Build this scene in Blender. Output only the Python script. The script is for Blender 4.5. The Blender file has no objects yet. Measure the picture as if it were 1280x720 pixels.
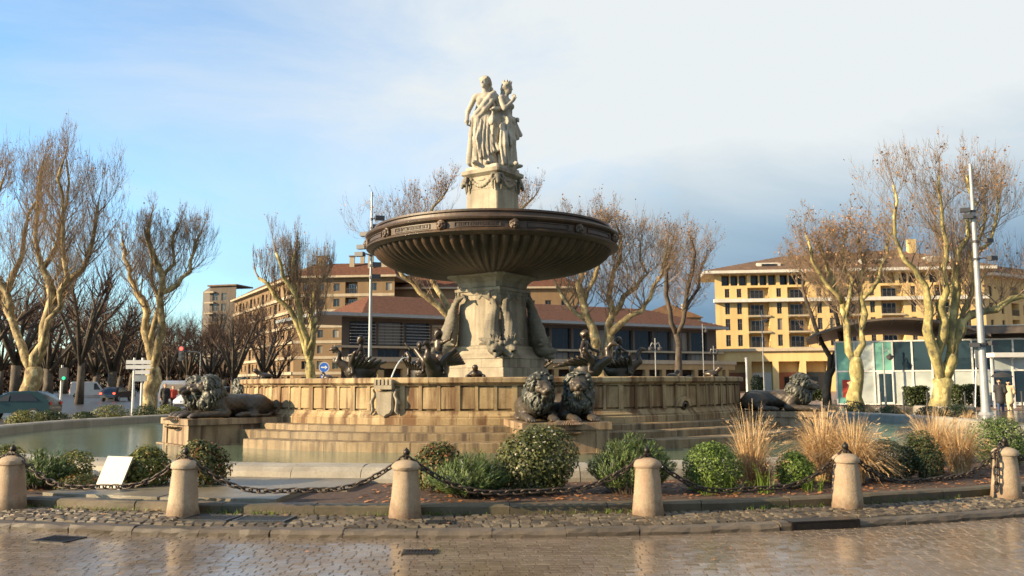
import bpy, math, random
import numpy as np
from mathutils import Vector, Matrix

# ------------------------------------------------------------------ camera, sky, sun, exposure
SC = bpy.context.scene
COL = SC.collection
R_ = math.radians
F = 1084.0; EYE = 1.65; PITCH = math.atan(118.0 / F); ROLL = R_(0.30)
cam_d = bpy.data.cameras.new("camera"); cam = bpy.data.objects.new("camera", cam_d); COL.objects.link(cam)
cam_d.sensor_width = 36.0; cam_d.lens = 36.0 * F / 1280.0; cam_d.clip_start = 0.1; cam_d.clip_end = 3000
CAM_M = Matrix.Translation((0, 0, EYE)) @ Matrix.Rotation(math.pi / 2 + PITCH, 4, 'X') @ Matrix.Rotation(-ROLL, 4, 'Z')
cam.matrix_world = CAM_M
SC.camera = cam
cam_d.dof.use_dof = True; cam_d.dof.focus_distance = 22.0; cam_d.dof.aperture_fstop = 1.7

SUN_BEAR = R_(-70); SUN_EL = R_(20)     # bearing measured at the fountain, 0 = towards the camera
sun_dir = Vector((math.sin(SUN_BEAR) * math.cos(SUN_EL), -math.cos(SUN_BEAR) * math.cos(SUN_EL), math.sin(SUN_EL)))
sl = bpy.data.lights.new("sun", 'SUN'); so = bpy.data.objects.new("sun", sl); COL.objects.link(so)
sl.energy = 5.0; sl.angle = R_(0.6); sl.color = (1.0, 0.76, 0.45)
so.rotation_euler = (-sun_dir).to_track_quat('-Z', 'Y').to_euler(); so.location = (-40, -10, 40)

world = bpy.data.worlds.new("World"); SC.world = world; world.use_nodes = True
wn = world.node_tree; wn.nodes.clear()
def wnode(t, **kw):
    n = wn.nodes.new(t)
    for k, v in kw.items(): setattr(n, k, v)
    return n
w_out = wnode('ShaderNodeOutputWorld'); sky = wnode('ShaderNodeTexSky', sky_type='NISHITA', sun_disc=False)
sky.sun_elevation = SUN_EL; sky.sun_rotation = math.atan2(sun_dir.x, sun_dir.y); sky.air_density = 1.0; sky.dust_density = 0.15; sky.ozone_density = 1.2
bg1 = wnode('ShaderNodeBackground'); bg1.inputs[1].default_value = 0.10
tint = wnode('ShaderNodeMix', data_type='RGBA', blend_type='MULTIPLY'); tint.inputs[0].default_value = 1.0; tint.inputs[7].default_value = (0.74, 0.98, 1.12, 1)
wn.links.new(sky.outputs[0], tint.inputs[6]); wn.links.new(tint.outputs[2], bg1.inputs[0])
tc = wnode('ShaderNodeTexCoord')
mp = wnode('ShaderNodeMapping'); mp.inputs['Scale'].default_value = (1.0, 1.0, 2.6); mp.inputs['Location'].default_value = (0.35, 0.1, 0.0)
wn.links.new(tc.outputs['Generated'], mp.inputs['Vector'])
nz1 = wnode('ShaderNodeTexNoise'); nz1.inputs['Scale'].default_value = 2.1; nz1.inputs['Detail'].default_value = 7; nz1.inputs['Roughness'].default_value = 0.60; nz1.inputs['Distortion'].default_value = 0.5
wn.links.new(mp.outputs[0], nz1.inputs['Vector'])
sx = wnode('ShaderNodeSeparateXYZ'); wn.links.new(tc.outputs['Generated'], sx.inputs[0])
def wmath(op, a, b=None, clamp=False):
    n = wnode('ShaderNodeMath', operation=op); n.use_clamp = clamp
    for i, v in enumerate((a, b)):
        if v is None: continue
        if isinstance(v, (int, float)): n.inputs[i].default_value = v
        else: wn.links.new(v, n.inputs[i])
    return n.outputs[0]
# a weather front: cloud cover grows from the clear west (left) to the east
cov = wmath('ADD', wmath('MULTIPLY', sx.outputs['X'], 1.8), wmath('MULTIPLY', wmath('SUBTRACT', nz1.outputs['Fac'], 0.5), 1.7))
cov = wmath('ADD', cov, 0.90, True)
# cloud brightness: the base of the deck low in the east is slate, upper sheet is bright
cr = wnode('ShaderNodeValToRGB'); wn.links.new(wmath('ADD', wmath('MULTIPLY', sx.outputs['Z'], 2.3), wmath('ADD', wmath('MULTIPLY', sx.outputs['X'], -0.16), wmath('MULTIPLY', wmath('SUBTRACT', nz1.outputs['Fac'], 0.5), 0.36)), True), cr.inputs[0])
e = cr.color_ramp.elements
e[0].position = 0.17; e[0].color = (0.20, 0.33, 0.47, 1)
e[1].position = 0.54; e[1].color = (0.82, 0.87, 0.89, 1)
x = e.new(0.33); x.color = (0.42, 0.56, 0.68, 1)
bg2 = wnode('ShaderNodeBackground'); bg2.inputs[1].default_value = 0.385
wn.links.new(cr.outputs[0], bg2.inputs[0])
mxs = wnode('ShaderNodeMixShader'); wn.links.new(cov, mxs.inputs[0]); wn.links.new(bg1.outputs[0], mxs.inputs[1]); wn.links.new(bg2.outputs[0], mxs.inputs[2])
wn.links.new(mxs.outputs[0], w_out.inputs[0])

SC.view_settings.view_transform = 'Standard'; SC.view_settings.look = 'None'; SC.view_settings.gamma = 1.0
SC.view_settings.exposure = 1.4; SC.view_settings.use_curve_mapping = False
SC.cycles.max_bounces = 6; SC.cycles.transparent_max_bounces = 6

# ------------------------------------------------------------------ helpers
rng = random.Random(7); nrng = np.random.default_rng(7)
FX, FY = -0.63, 28.5                          # fountain axis
BASE_BEAR = 10.0                              # bearing of the lion pair that faces the road

def P(px, py, d):
    """photo pixel (1280 wide) at distance d (metres along the ground) -> world point"""
    v = CAM_M.to_3x3() @ Vector(((px - 640) / F, (360 - py) / F, -1.0))
    k = d / v.y
    return Vector((v.x * k, v.y * k, EYE + v.z * k))
def PX(px, d): return P(px, 478, d).x
def pol(R, deg, z=0.0):
    a = R_(deg); return Vector((FX + R * math.sin(a), FY - R * math.cos(a), z))

def tag(o, label=None, cat=None, group=None, kind=None):
    if label: o['label'] = label
    if cat: o['category'] = cat
    if group: o['group'] = group
    if kind: o['kind'] = kind
    return o
def empty(name, loc=(0, 0, 0), rz=0.0, label=None, cat=None, group=None):
    o = bpy.data.objects.new(name, None); COL.objects.link(o); o.location = loc; o.rotation_euler = (0, 0, rz)
    o.empty_display_size = 0.2
    return tag(o, label, cat, group)
def link(name, me, mat=None, parent=None, loc=(0, 0, 0), rot=(0, 0, 0), scale=None):
    o = bpy.data.objects.new(name, me); COL.objects.link(o)
    if mat is not None and len(me.materials) == 0: me.materials.append(mat)
    o.location = loc; o.rotation_euler = rot
    if scale is not None: o.scale = scale
    if parent is not None: o.parent = parent
    return o
def copy_tree(o, parent=None):
    c = o.copy(); COL.objects.link(c); c.parent = parent
    for ch in [q for q in KIDS.get(o.name, [])] or list(o.children): copy_tree(ch, c)
    return c
KIDS = {}

def np_mesh(name, V, Fq, smooth=False):
    V = np.asarray(V, dtype=np.float32); Fq = np.asarray(Fq, dtype=np.int32)
    me = bpy.data.meshes.new(name)
    me.vertices.add(len(V)); me.vertices.foreach_set('co', V.ravel())
    n = Fq.shape[1]; me.loops.add(Fq.size); me.loops.foreach_set('vertex_index', Fq.ravel())
    me.polygons.add(len(Fq)); me.polygons.foreach_set('loop_start', np.arange(0, Fq.size, n, dtype=np.int32))
    if smooth: me.polygons.foreach_set('use_smooth', np.ones(len(Fq), dtype=bool))
    me.update(calc_edges=True); me.validate()
    return me

class MB:
    def __init__(s): s.v = []; s.f = []
    def add(s, vs, fs):
        b = len(s.v); s.v += [tuple(q) for q in vs]; s.f += [tuple(i + b for i in f) for f in fs]; return s
    def box(s, c, d, rz=0.0, top=1.0):
        hx, hy, hz = d[0] / 2, d[1] / 2, d[2] / 2; ca, sa = math.cos(rz), math.sin(rz); vs = []
        for z, k in ((-hz, 1.0), (hz, top)):
            for x, y in ((-hx, -hy), (hx, -hy), (hx, hy), (-hx, hy)):
                x *= k; y *= k; vs.append((c[0] + x * ca - y * sa, c[1] + x * sa + y * ca, c[2] + z))
        return s.add(vs, [(3, 2, 1, 0), (4, 5, 6, 7), (0, 1, 5, 4), (1, 2, 6, 5), (2, 3, 7, 6), (3, 0, 4, 7)])
    def b2(s, lo, hi): return s.box([(a + b) / 2 for a, b in zip(lo, hi)], [b - a for a, b in zip(lo, hi)])
    def bar(s, a, b, w, h=None, up=(0, 0, 1)):
        a = Vector(a); b = Vector(b); d = (b - a).normalized(); u = Vector(up)
        if abs(d.dot(u)) > 0.98: u = Vector((1, 0, 0))
        r = d.cross(u).normalized(); u = r.cross(d); h = h or w; vs = []
        for p in (a, b):
            for x, y in ((-1, -1), (1, -1), (1, 1), (-1, 1)): vs.append(p + r * (x * w / 2) + u * (y * h / 2))
        return s.add(vs, [(3, 2, 1, 0), (4, 5, 6, 7), (0, 1, 5, 4), (1, 2, 6, 5), (2, 3, 7, 6), (3, 0, 4, 7)])
    def tube(s, pts, rad, n=8, cap=True):
        pts = [Vector(p) for p in pts]; m = len(pts)
        if not hasattr(rad, '__len__'): rad = [rad] * m
        vs = []; fs = []; ref = None
        for i, p in enumerate(pts):
            d = (pts[min(i + 1, m - 1)] - pts[max(i - 1, 0)])
            d = d.normalized() if d.length > 1e-9 else Vector((0, 0, 1))
            if ref is None: ref = Vector((1, 0, 0)) if abs(d.x) < 0.8 else Vector((0, 1, 0))
            a = (ref - d * ref.dot(d)).normalized(); b = d.cross(a); ref = a
            for k in range(n):
                t = 2 * math.pi * k / n; vs.append(p + a * (math.cos(t) * rad[i]) + b * (math.sin(t) * rad[i]))
        for i in range(m - 1):
            for k in range(n):
                k2 = (k + 1) % n; fs.append((i * n + k, i * n + k2, (i + 1) * n + k2, (i + 1) * n + k))
        if cap: fs.append(tuple(range(n - 1, -1, -1))); fs.append(tuple(range((m - 1) * n, m * n)))
        return s.add(vs, fs)
    def lathe(s, prof, n=24, c=(0, 0, 0), a0=0.0, jit=0.0):
        vs = []; fs = []; m = len(prof)
        for i, (r, z) in enumerate(prof):
            for k in range(n):
                t = a0 + 2 * math.pi * k / n; rr = r + (rng.uniform(-jit, jit) if jit else 0)
                vs.append((c[0] + rr * math.cos(t), c[1] + rr * math.sin(t), c[2] + z))
        for i in range(m - 1):
            for k in range(n):
                k2 = (k + 1) % n; fs.append((i * n + k, i * n + k2, (i + 1) * n + k2, (i + 1) * n + k))
        fs.append(tuple(range(n - 1, -1, -1))); fs.append(tuple(range((m - 1) * n, m * n)))
        return s.add(vs, fs)
    def arc(s, prof, a0, a1, n=4, cap=True):
        """closed (R,z) profile swept round the local z axis; angle 0 points to -Y"""
        vs = []; fs = []; m = len(prof)
        for i in range(n + 1):
            a = R_(a0 + (a1 - a0) * i / n); sa, ca = math.sin(a), math.cos(a)
            for r, z in prof: vs.append((r * sa, -r * ca, z))
        for i in range(n):
            for k in range(m):
                k2 = (k + 1) % m; fs.append((i * m + k, (i + 1) * m + k, (i + 1) * m + k2, i * m + k2))
        if cap: fs.append(tuple(range(m))); fs.append(tuple(range(n * m + m - 1, n * m - 1, -1)))
        return s.add(vs, fs)
    def prism(s, poly, y0, y1):
        """polygon in x,z extruded along y"""
        m = len(poly); vs = [(x, y0, z) for x, z in poly] + [(x, y1, z) for x, z in poly]
        fs = [tuple(range(m)), tuple(range(2 * m - 1, m - 1, -1))] + [(i, i + m, (i + 1) % m + m, (i + 1) % m) for i in range(m)]
        return s.add(vs, fs)
    def jitter(s, a):
        s.v = [(x + rng.uniform(-a, a), y + rng.uniform(-a, a), z + rng.uniform(-a, a)) for x, y, z in s.v]; return s
    def xf(s, M):
        s.v = [tuple(M @ Vector(q)) for q in s.v]; return s
    def mesh(s, name, smooth=False, mat=None):
        me = bpy.data.meshes.new(name); me.from_pydata(s.v, [], s.f); me.update()
        if smooth: me.polygons.foreach_set('use_smooth', [True] * len(me.polygons)); 
        if smooth == 'auto': me.set_sharp_from_angle(angle=R_(38))
        if mat is not None: me.materials.append(mat)
        return me
    def build(s, name, mat, parent=None, loc=(0, 0, 0), rot=(0, 0, 0), smooth=False):
        return link(name, s.mesh(name, smooth), mat, parent, loc, rot)

# ---- implicit surfaces -> mesh (for sculpture)
def sdf_mesh(name, prims, h, k=0.05, disp=None, pad=0.12):
    boxes = []
    for p in prims:
        if p[0] in ('c', 'cut'):
            a, b = np.array(p[1]), np.array(p[2]); r = max(p[3], p[4]); boxes.append((np.minimum(a, b) - r, np.maximum(a, b) + r))
        else:
            r = max(p[2]); c = np.array(p[1]); rr = np.array(p[2]) if len(p) < 4 else np.array([r, r, r]); boxes.append((c - rr, c + rr))
    lo = np.min([b[0] for b in boxes], axis=0) - pad; hi = np.max([b[1] for b in boxes], axis=0) + pad
    n = (np.ceil((hi - lo) / h).astype(int) + 1)
    ax = [(lo[i] + h * np.arange(n[i])).astype(np.float32) for i in range(3)]
    D = np.full(tuple(n), 0.5, dtype=np.float32)
    for p, (bl, bh) in zip(prims, boxes):
        kk = k
        if p[0] in ('c', 'cut') and len(p) > 5: kk = p[5]
        m = max(kk, 3 * h) + h
        i0 = np.maximum(((bl - m - lo) / h).astype(int), 0); i1 = np.minimum(((bh + m - lo) / h).astype(int) + 2, n)
        sl_ = tuple(slice(i0[i], i1[i]) for i in range(3))
        X, Y, Z = np.meshgrid(ax[0][sl_[0]], ax[1][sl_[1]], ax[2][sl_[2]], indexing='ij')
        if p[0] in ('c', 'cut'):
            a, b = np.array(p[1], float), np.array(p[2], float); ab = b - a; L2 = max(ab @ ab, 1e-9)
            t = np.clip(((X - a[0]) * ab[0] + (Y - a[1]) * ab[1] + (Z - a[2]) * ab[2]) / L2, 0, 1)
            d = np.sqrt((X - a[0] - t * ab[0]) ** 2 + (Y - a[1] - t * ab[1]) ** 2 + (Z - a[2] - t * ab[2]) ** 2) - (p[3] + t * (p[4] - p[3]))
        else:
            c = p[1]; q = [X - c[0], Y - c[1], Z - c[2]]
            if len(p) > 3:
                Mr = np.array(p[3].transposed()); q = [Mr[i][0] * q[0] + Mr[i][1] * q[1] + Mr[i][2] * q[2] for i in range(3)]
            rx, ry, rz = p[2]
            k0 = np.sqrt((q[0] / rx) ** 2 + (q[1] / ry) ** 2 + (q[2] / rz) ** 2); k1 = np.sqrt((q[0] / rx ** 2) ** 2 + (q[1] / ry ** 2) ** 2 + (q[2] / rz ** 2) ** 2)
            d = k0 * (k0 - 1) / np.maximum(k1, 1e-6)
        A = D[sl_]
        if p[0] == 'cut': D[sl_] = np.maximum(A, -d); continue
        hh = np.maximum(kk - np.abs(A - d), 0) / kk
        D[sl_] = np.minimum(A, d) - hh * hh * kk * 0.25
    if disp is not None:
        X, Y, Z = np.meshgrid(ax[0], ax[1], ax[2], indexing='ij'); D = D + disp(X, Y, Z).astype(np.float32)
    return nets(name, D, lo, h)
def nets(name, D, lo, h):
    S = D < 0; S8 = [(i, j, k) for i in (0, 1) for j in (0, 1) for k in (0, 1)]
    nx, ny, nz = [q - 1 for q in D.shape]
    cnt = sum(S[i:i + nx, j:j + ny, k:k + nz].astype(np.int8) for i, j, k in S8)
    act = (cnt > 0) & (cnt < 8); I, J, K = np.nonzero(act)
    idx = np.full(act.shape, -1, dtype=np.int32); idx[act] = np.arange(len(I))
    acc = np.zeros((len(I), 3)); num = np.zeros(len(I))
    for a in S8:
        for ax_ in range(3):
            if a[ax_]: continue
            b = list(a); b[ax_] = 1
            va = D[I + a[0], J + a[1], K + a[2]]; vb = D[I + b[0], J + b[1], K + b[2]]; m = (va < 0) != (vb < 0)
            t = np.where(m, va / np.where(m, va - vb, 1), 0); q = np.tile(np.array(a, float), (len(I), 1)); q[:, ax_] = t
            acc[m] += q[m]; num[m] += 1
    V = lo + h * (np.stack([I, J, K], 1) + acc / np.maximum(num, 1)[:, None])
    Fs = []
    for ax_ in range(3):
        s0 = [slice(None)] * 3; s1 = [slice(None)] * 3; s0[ax_] = slice(0, -1); s1[ax_] = slice(1, None)
        A = S[tuple(s0)]; ch = A != S[tuple(s1)]; i, j, k = np.nonzero(ch); g = [i, j, k]; o = [q for q in range(3) if q != ax_]
        ok = (g[o[0]] > 0) & (g[o[1]] > 0) & (g[o[0]] < idx.shape[o[0]]) & (g[o[1]] < idx.shape[o[1]]); g = [q[ok] for q in g]; pos = A[tuple(g)]
        def at(d0, d1):
            q = [c.copy() for c in g]; q[o[0]] = q[o[0]] - d0; q[o[1]] = q[o[1]] - d1; return idx[tuple(q)]
        quad = np.stack([at(1, 1), at(0, 1), at(0, 0), at(1, 0)], 1); flip = pos if ax_ != 1 else ~pos
        quad[~flip] = quad[~flip][:, ::-1]; Fs.append(quad)
    Fq = np.concatenate(Fs); Fq = Fq[(Fq >= 0).all(1)]
    return np_mesh(name, V, Fq, True)

# ---- materials
def mk(name):
    m = bpy.data.materials.new(name); m.use_nodes = True; nt = m.node_tree
    return m, nt, nt.nodes['Principled BSDF']
def N(nt, t, **kw):
    n = nt.nodes.new(t)
    for k, v in kw.items(): setattr(n, k, v)
    return n
def pos(nt, space='world'):
    if space == 'world': return N(nt, 'ShaderNodeNewGeometry').outputs['Position']
    return N(nt, 'ShaderNodeTexCoord').outputs['Object']
def noise(nt, scale, detail=4, rough=0.55, stretch=None, space='world', dist=0.0):
    n = N(nt, 'ShaderNodeTexNoise'); n.inputs['Scale'].default_value = scale; n.inputs['Detail'].default_value = detail; n.inputs['Roughness'].default_value = rough; n.inputs['Distortion'].default_value = dist
    p = pos(nt, space)
    if stretch:
        m = N(nt, 'ShaderNodeMapping'); m.inputs['Scale'].default_value = stretch; nt.links.new(p, m.inputs[0]); p = m.outputs[0]
    nt.links.new(p, n.inputs['Vector']); return n.outputs['Fac']
def ramp(nt, fac, stops, interp='LINEAR'):
    r = N(nt, 'ShaderNodeValToRGB'); r.color_ramp.interpolation = interp; e = r.color_ramp.elements
    while len(e) > 1: e.remove(e[0])
    e[0].position = stops[0][0]; c = stops[0][1]; e[0].color = (*c, 1) if hasattr(c, '__len__') else (c, c, c, 1)
    for p, c in stops[1:]:
        q = e.new(p); q.color = (*c, 1) if hasattr(c, '__len__') else (c, c, c, 1)
    nt.links.new(fac, r.inputs[0]); return r.outputs[0]
def mixc(nt, fac, a, b, mode='MIX'):
    m = N(nt, 'ShaderNodeMix', data_type='RGBA', blend_type=mode)
    for i, v in ((0, fac), (6, a), (7, b)):
        if isinstance(v, (int, float)): m.inputs[i].default_value = v
        elif isinstance(v, (tuple, list)): m.inputs[i].default_value = (*v, 1)
        else: nt.links.new(v, m.inputs[i])
    return m.outputs[2]
def island(nt): return N(nt, 'ShaderNodeNewGeometry').outputs['Random Per Island']
def objrand(nt): return N(nt, 'ShaderNodeObjectInfo').outputs['Random']
def bump(nt, b, height, strength=0.4, dist=0.02):
    n = N(nt, 'ShaderNodeBump'); n.inputs['Strength'].default_value = strength; n.inputs['Distance'].default_value = dist
    nt.links.new(height, n.inputs['Height']); nt.links.new(n.outputs[0], b.inputs['Normal'])
def setc(nt, b, col): 
    if isinstance(col, (tuple, list)): b.inputs['Base Color'].default_value = (*col, 1)
    else: nt.links.new(col, b.inputs['Base Color'])
def plain(name, col, rough=0.6, metal=0.0, var=0.25, scale=3.0, bmp=0.0, bscale=30, space='world', emit=None):
    m, nt, b = mk(name); d = tuple(c * (1 - var) for c in col); l = tuple(min(1, c * (1 + var * 0.6)) for c in col)
    setc(nt, b, ramp(nt, noise(nt, scale, 5, space=space), [(0.3, d), (0.7, l)])); b.inputs['Roughness'].default_value = rough; b.inputs['Metallic'].default_value = metal
    if bmp: bump(nt, b, noise(nt, bscale, 3), bmp, 0.01)
    if emit: b.inputs['Emission Color'].default_value = (*emit[0], 1); b.inputs['Emission Strength'].default_value = emit[1]
    return m
SK = 0.63
def stone(name, c0, c1, stain=None, stain_amt=0.5, rough=0.8, blot=0.0, blotc=(0.1, 0.08, 0.06), scale=1.6, bmp=0.35, streak=(3.2, 3.2, 0.28), per=0.12, lo=0.5, hi=0.72, fine=26):
    m, nt, b = mk(name); c0, c1, blotc = [tuple(q * SK for q in k_) for k_ in (c0, c1, blotc)]
    if stain: stain = tuple(q * SK for q in stain)
    c = ramp(nt, noise(nt, scale, 6, 0.6), [(0.28, c0), (0.72, c1)])
    # each stone a shade of its own
    v = ramp(nt, objrand(nt), [(0.0, (1 - per,) * 3), (1.0, (1.0, 1.0, 1.0))]); c = mixc(nt, 1.0, c, v, 'MULTIPLY')
    g = ramp(nt, noise(nt, fine, 4, 0.7), [(0.3, (0.72, 0.70, 0.66)), (0.6, (1, 1, 1))]); c = mixc(nt, 0.8, c, g, 'MULTIPLY')
    if stain:
        s = ramp(nt, noise(nt, 1.0, 5, 0.6, stretch=streak), [(lo, 0.0), (hi, stain_amt)])
        c = mixc(nt, s, c, stain)
    if blot:
        s = ramp(nt, noise(nt, 0.9, 6, 0.65, dist=0.4), [(0.52, 0.0), (0.68, blot)]); c = mixc(nt, s, c, blotc)
    setc(nt, b, c); b.inputs['Roughness'].default_value = rough
    bump(nt, b, noise(nt, fine * 1.4, 5, 0.7), bmp, 0.012)
    return m
# ------------------------------------------------------------------ materials
M = {}
M['drum'] = stone('drum_limestone', (0.46, 0.32, 0.15), (0.70, 0.54, 0.31), stain=(0.12, 0.05, 0.014), stain_amt=0.92, streak=(4.5, 4.5, 0.4), per=0.32, lo=0.45, hi=0.62, blot=0.55, blotc=(0.20, 0.095, 0.03), scale=0.7)
M['step'] = stone('step_limestone', (0.26, 0.17, 0.075), (0.48, 0.36, 0.20), stain=(0.07, 0.04, 0.018), stain_amt=0.9, streak=(6, 6, 0.5), lo=0.46, hi=0.66, per=0.35, rough=0.6)
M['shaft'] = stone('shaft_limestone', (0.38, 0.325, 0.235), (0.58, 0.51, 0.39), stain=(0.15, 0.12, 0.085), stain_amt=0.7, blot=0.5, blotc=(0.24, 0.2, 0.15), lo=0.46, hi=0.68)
M['statue'] = stone('statue_marble', (0.46, 0.415, 0.335), (0.72, 0.665, 0.565), stain=(0.28, 0.24, 0.18), stain_amt=0.5, streak=(3, 3, 1.0), fine=14, blot=0.25, blotc=(0.2, 0.17, 0.13))
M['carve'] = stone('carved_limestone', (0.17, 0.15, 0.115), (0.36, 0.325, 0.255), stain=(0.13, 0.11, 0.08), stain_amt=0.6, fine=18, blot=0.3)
M['bowl'] = stone('bowl_stone', (0.040, 0.026, 0.017), (0.15, 0.086, 0.048), stain=(0.035, 0.022, 0.015), stain_amt=0.85, streak=(2.5, 2.5, 0.5), rough=0.5, blot=0.6, blotc=(0.05, 0.034, 0.024), fine=18)
M['rim'] = stone('rim_stone', (0.38, 0.34, 0.27), (0.52, 0.48, 0.40), stain=(0.18, 0.15, 0.11), stain_amt=0.45, blot=0.35, blotc=(0.22, 0.2, 0.16), per=0.2, rough=0.65)
M['bollard'] = stone('bollard_stone', (0.42, 0.31, 0.20), (0.60, 0.47, 0.33), stain=(0.40, 0.20, 0.12), stain_amt=0.6, blot=0.25, fine=34, streak=(3, 3, 2.0), bmp=0.6, blotc=(0.26, 0.22, 0.17))
nt = M['bollard'].node_tree; b = nt.nodes['Principled BSDF']; src = b.inputs['Base Color'].links[0].from_socket   # splashed dirt round the foot
sz = N(nt, 'ShaderNodeSeparateXYZ'); nt.links.new(pos(nt, 'obj'), sz.inputs[0]); ad = N(nt, 'ShaderNodeMath', operation='MULTIPLY_ADD'); nt.links.new(noise(nt, 9, 5, 0.65), ad.inputs[0]); ad.inputs[1].default_value = 0.45; nt.links.new(sz.outputs[2], ad.inputs[2])
setc(nt, b, mixc(nt, ramp(nt, ad.outputs[0], [(0.24, 0.75), (0.42, 0.0)]), src, (0.10, 0.055, 0.03)))
M['kerb'] = stone('kerb_stone', (0.10, 0.076, 0.053), (0.22, 0.17, 0.12), stain=(0.06, 0.05, 0.035), stain_amt=0.6, per=0.4, rough=0.6, fine=40)
M['edging'] = stone('edging_stone', (0.09, 0.07, 0.042), (0.22, 0.165, 0.10), stain=(0.05, 0.055, 0.02), stain_amt=0.8, per=0.4, rough=0.55, blot=0.4, blotc=(0.06, 0.07, 0.025))
M['plinth'] = stone('plinth_stone', (0.36, 0.24, 0.13), (0.56, 0.42, 0.26), stain=(0.08, 0.04, 0.018), stain_amt=0.85, per=0.2, streak=(4, 4, 0.4), lo=0.45, hi=0.62, rough=0.6, blot=0.4, blotc=(0.16, 0.06, 0.03))
M['slab'] = stone('slab_stone', (0.20, 0.17, 0.12), (0.34, 0.30, 0.23), stain=(0.12, 0.1, 0.07), stain_amt=0.5, per=0.2, rough=0.4)

def wet_setts(name, c0, c1, c2, r0, r1, isl=True):
    m, nt, b = mk(name)
    rnd = island(nt) if isl else objrand(nt)
    c = ramp(nt, rnd, [(0.0, c0), (0.55, c1), (1.0, c2)])
    c = mixc(nt, 0.7, c, ramp(nt, noise(nt, 1.1, 5), [(0.3, (0.55, 0.5, 0.45)), (0.65, (1.0, 1.0, 1.0))]), 'MULTIPLY')
    c = mixc(nt, 0.6, c, ramp(nt, noise(nt, 40, 3), [(0.3, (0.6, 0.58, 0.55)), (0.6, (1, 1, 1))]), 'MULTIPLY')
    setc(nt, b, c)
    w = ramp(nt, noise(nt, 0.7, 4, 0.6, stretch=(0.6, 1.6, 1)), [(0.38, r0), (0.66, r1)])
    nt.links.new(w, b.inputs['Roughness']); b.inputs['Specular IOR Level'].default_value = 0.62 if 'sett' in name else 0.35
    bump(nt, b, noise(nt, 60, 4, 0.6), 0.12, 0.006)
    return m
M['sett'] = wet_setts('wet_sett', (0.145, 0.115, 0.09), (0.165, 0.132, 0.104), (0.185, 0.15, 0.12), 0.075, 0.22)
M['sett1'] = wet_setts('wet_sett_single', (0.145, 0.115, 0.09), (0.165, 0.132, 0.104), (0.185, 0.15, 0.12), 0.075, 0.22, False)
M['cobble'] = wet_setts('wet_cobble', (0.05, 0.04, 0.028), (0.10, 0.08, 0.056), (0.17, 0.14, 0.10), 0.48, 0.7)
M['cobble1'] = wet_setts('wet_cobble_single', (0.05, 0.04, 0.028), (0.10, 0.08, 0.056), (0.17, 0.14, 0.10), 0.48, 0.7, False)
M['joint'] = plain('sett_joint', (0.11, 0.087, 0.067), 0.16, var=0.4, scale=4)
M['joint2'] = plain('cobble_joint', (0.045, 0.042, 0.025), 0.5, var=0.5, scale=6, bmp=0.5)
M['asphalt'] = plain('wet_asphalt', (0.045, 0.045, 0.047), 0.32, var=0.35, scale=0.25, bmp=0.15, bscale=40)
M['plaza'] = plain('plaza_paving', (0.21, 0.135, 0.10), 0.5, var=0.3, scale=0.4)
M['soil'] = plain('bed_soil', (0.052, 0.026, 0.015), 0.9, var=0.6, scale=14, bmp=1.0, bscale=55)
M['iron'] = plain('wrought_iron', (0.022, 0.018, 0.015), 0.45, 0.6, var=0.4, scale=30)
M['rust'] = plain('rusty_chain', (0.045, 0.032, 0.024), 0.5, 0.5, var=0.5, scale=30)
M['grate'] = plain('cast_grate', (0.05, 0.052, 0.055), 0.4, 0.3, var=0.3, scale=20)

def bronze(name, dark, green, lo, hi, rough=0.42):
    m, nt, b = mk(name)
    p = N(nt, 'ShaderNodeNewGeometry').outputs['Pointiness']
    f = mixc(nt, 0.45, noise(nt, 4.5, 5, 0.65), ramp(nt, p, [(0.46, 0.0), (0.56, 1.0)]))
    c = ramp(nt, f, [(lo, dark), (hi, green)])
    setc(nt, b, c); b.inputs['Metallic'].default_value = 0.25; b.inputs['Roughness'].default_value = rough
    bump(nt, b, noise(nt, 30, 4), 0.3, 0.01)
    return m
M['lion'] = bronze('lion_bronze', (0.016, 0.014, 0.011), (0.085, 0.090, 0.070), 0.36, 0.74, 0.5)
M['lionb'] = bronze('lion_body_bronze', (0.028, 0.021, 0.015), (0.085, 0.068, 0.050), 0.3, 0.78, 0.5)
M['bronze'] = bronze('dark_bronze', (0.014, 0.010, 0.007), (0.06, 0.042, 0.027), 0.34, 0.72, 0.38)

m, nt, b = mk('pond_water'); M['water'] = m
setc(nt, b, ramp(nt, noise(nt, 0.5, 3), [(0.3, (0.075, 0.11, 0.07)), (0.7, (0.115, 0.15, 0.10))])); b.inputs['Roughness'].default_value = 0.06; b.inputs['IOR'].default_value = 1.33
bump(nt, b, noise(nt, 7.0, 4, 0.6, stretch=(0.8, 1, 1)), 0.22, 0.03)
m, nt, b = mk('falling_water'); M['spray'] = m
setc(nt, b, (0.82, 0.86, 0.86)); b.inputs['Roughness'].default_value = 0.25; b.inputs['Alpha'].default_value = 0.55

def leafmat(name, stops, rough=0.5, trans=0.25):
    m, nt, b = mk(name)
    c = ramp(nt, island(nt), stops); setc(nt, b, c); b.inputs['Roughness'].default_value = rough
    t = N(nt, 'ShaderNodeBsdfTranslucent'); nt.links.new(c, t.inputs[0])
    ms = N(nt, 'ShaderNodeMixShader'); ms.inputs[0].default_value = trans
    nt.links.new(b.outputs[0], ms.inputs[1]); nt.links.new(t.outputs[0], ms.inputs[2]); nt.links.new(ms.outputs[0], nt.nodes['Material Output'].inputs[0])
    return m
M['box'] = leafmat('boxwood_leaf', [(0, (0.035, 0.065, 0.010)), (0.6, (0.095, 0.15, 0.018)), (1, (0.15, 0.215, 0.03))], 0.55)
M['boxdark'] = leafmat('dark_leaf', [(0, (0.018, 0.030, 0.008)), (0.7, (0.045, 0.065, 0.016)), (1, (0.075, 0.095, 0.03))], 0.55)
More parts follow.
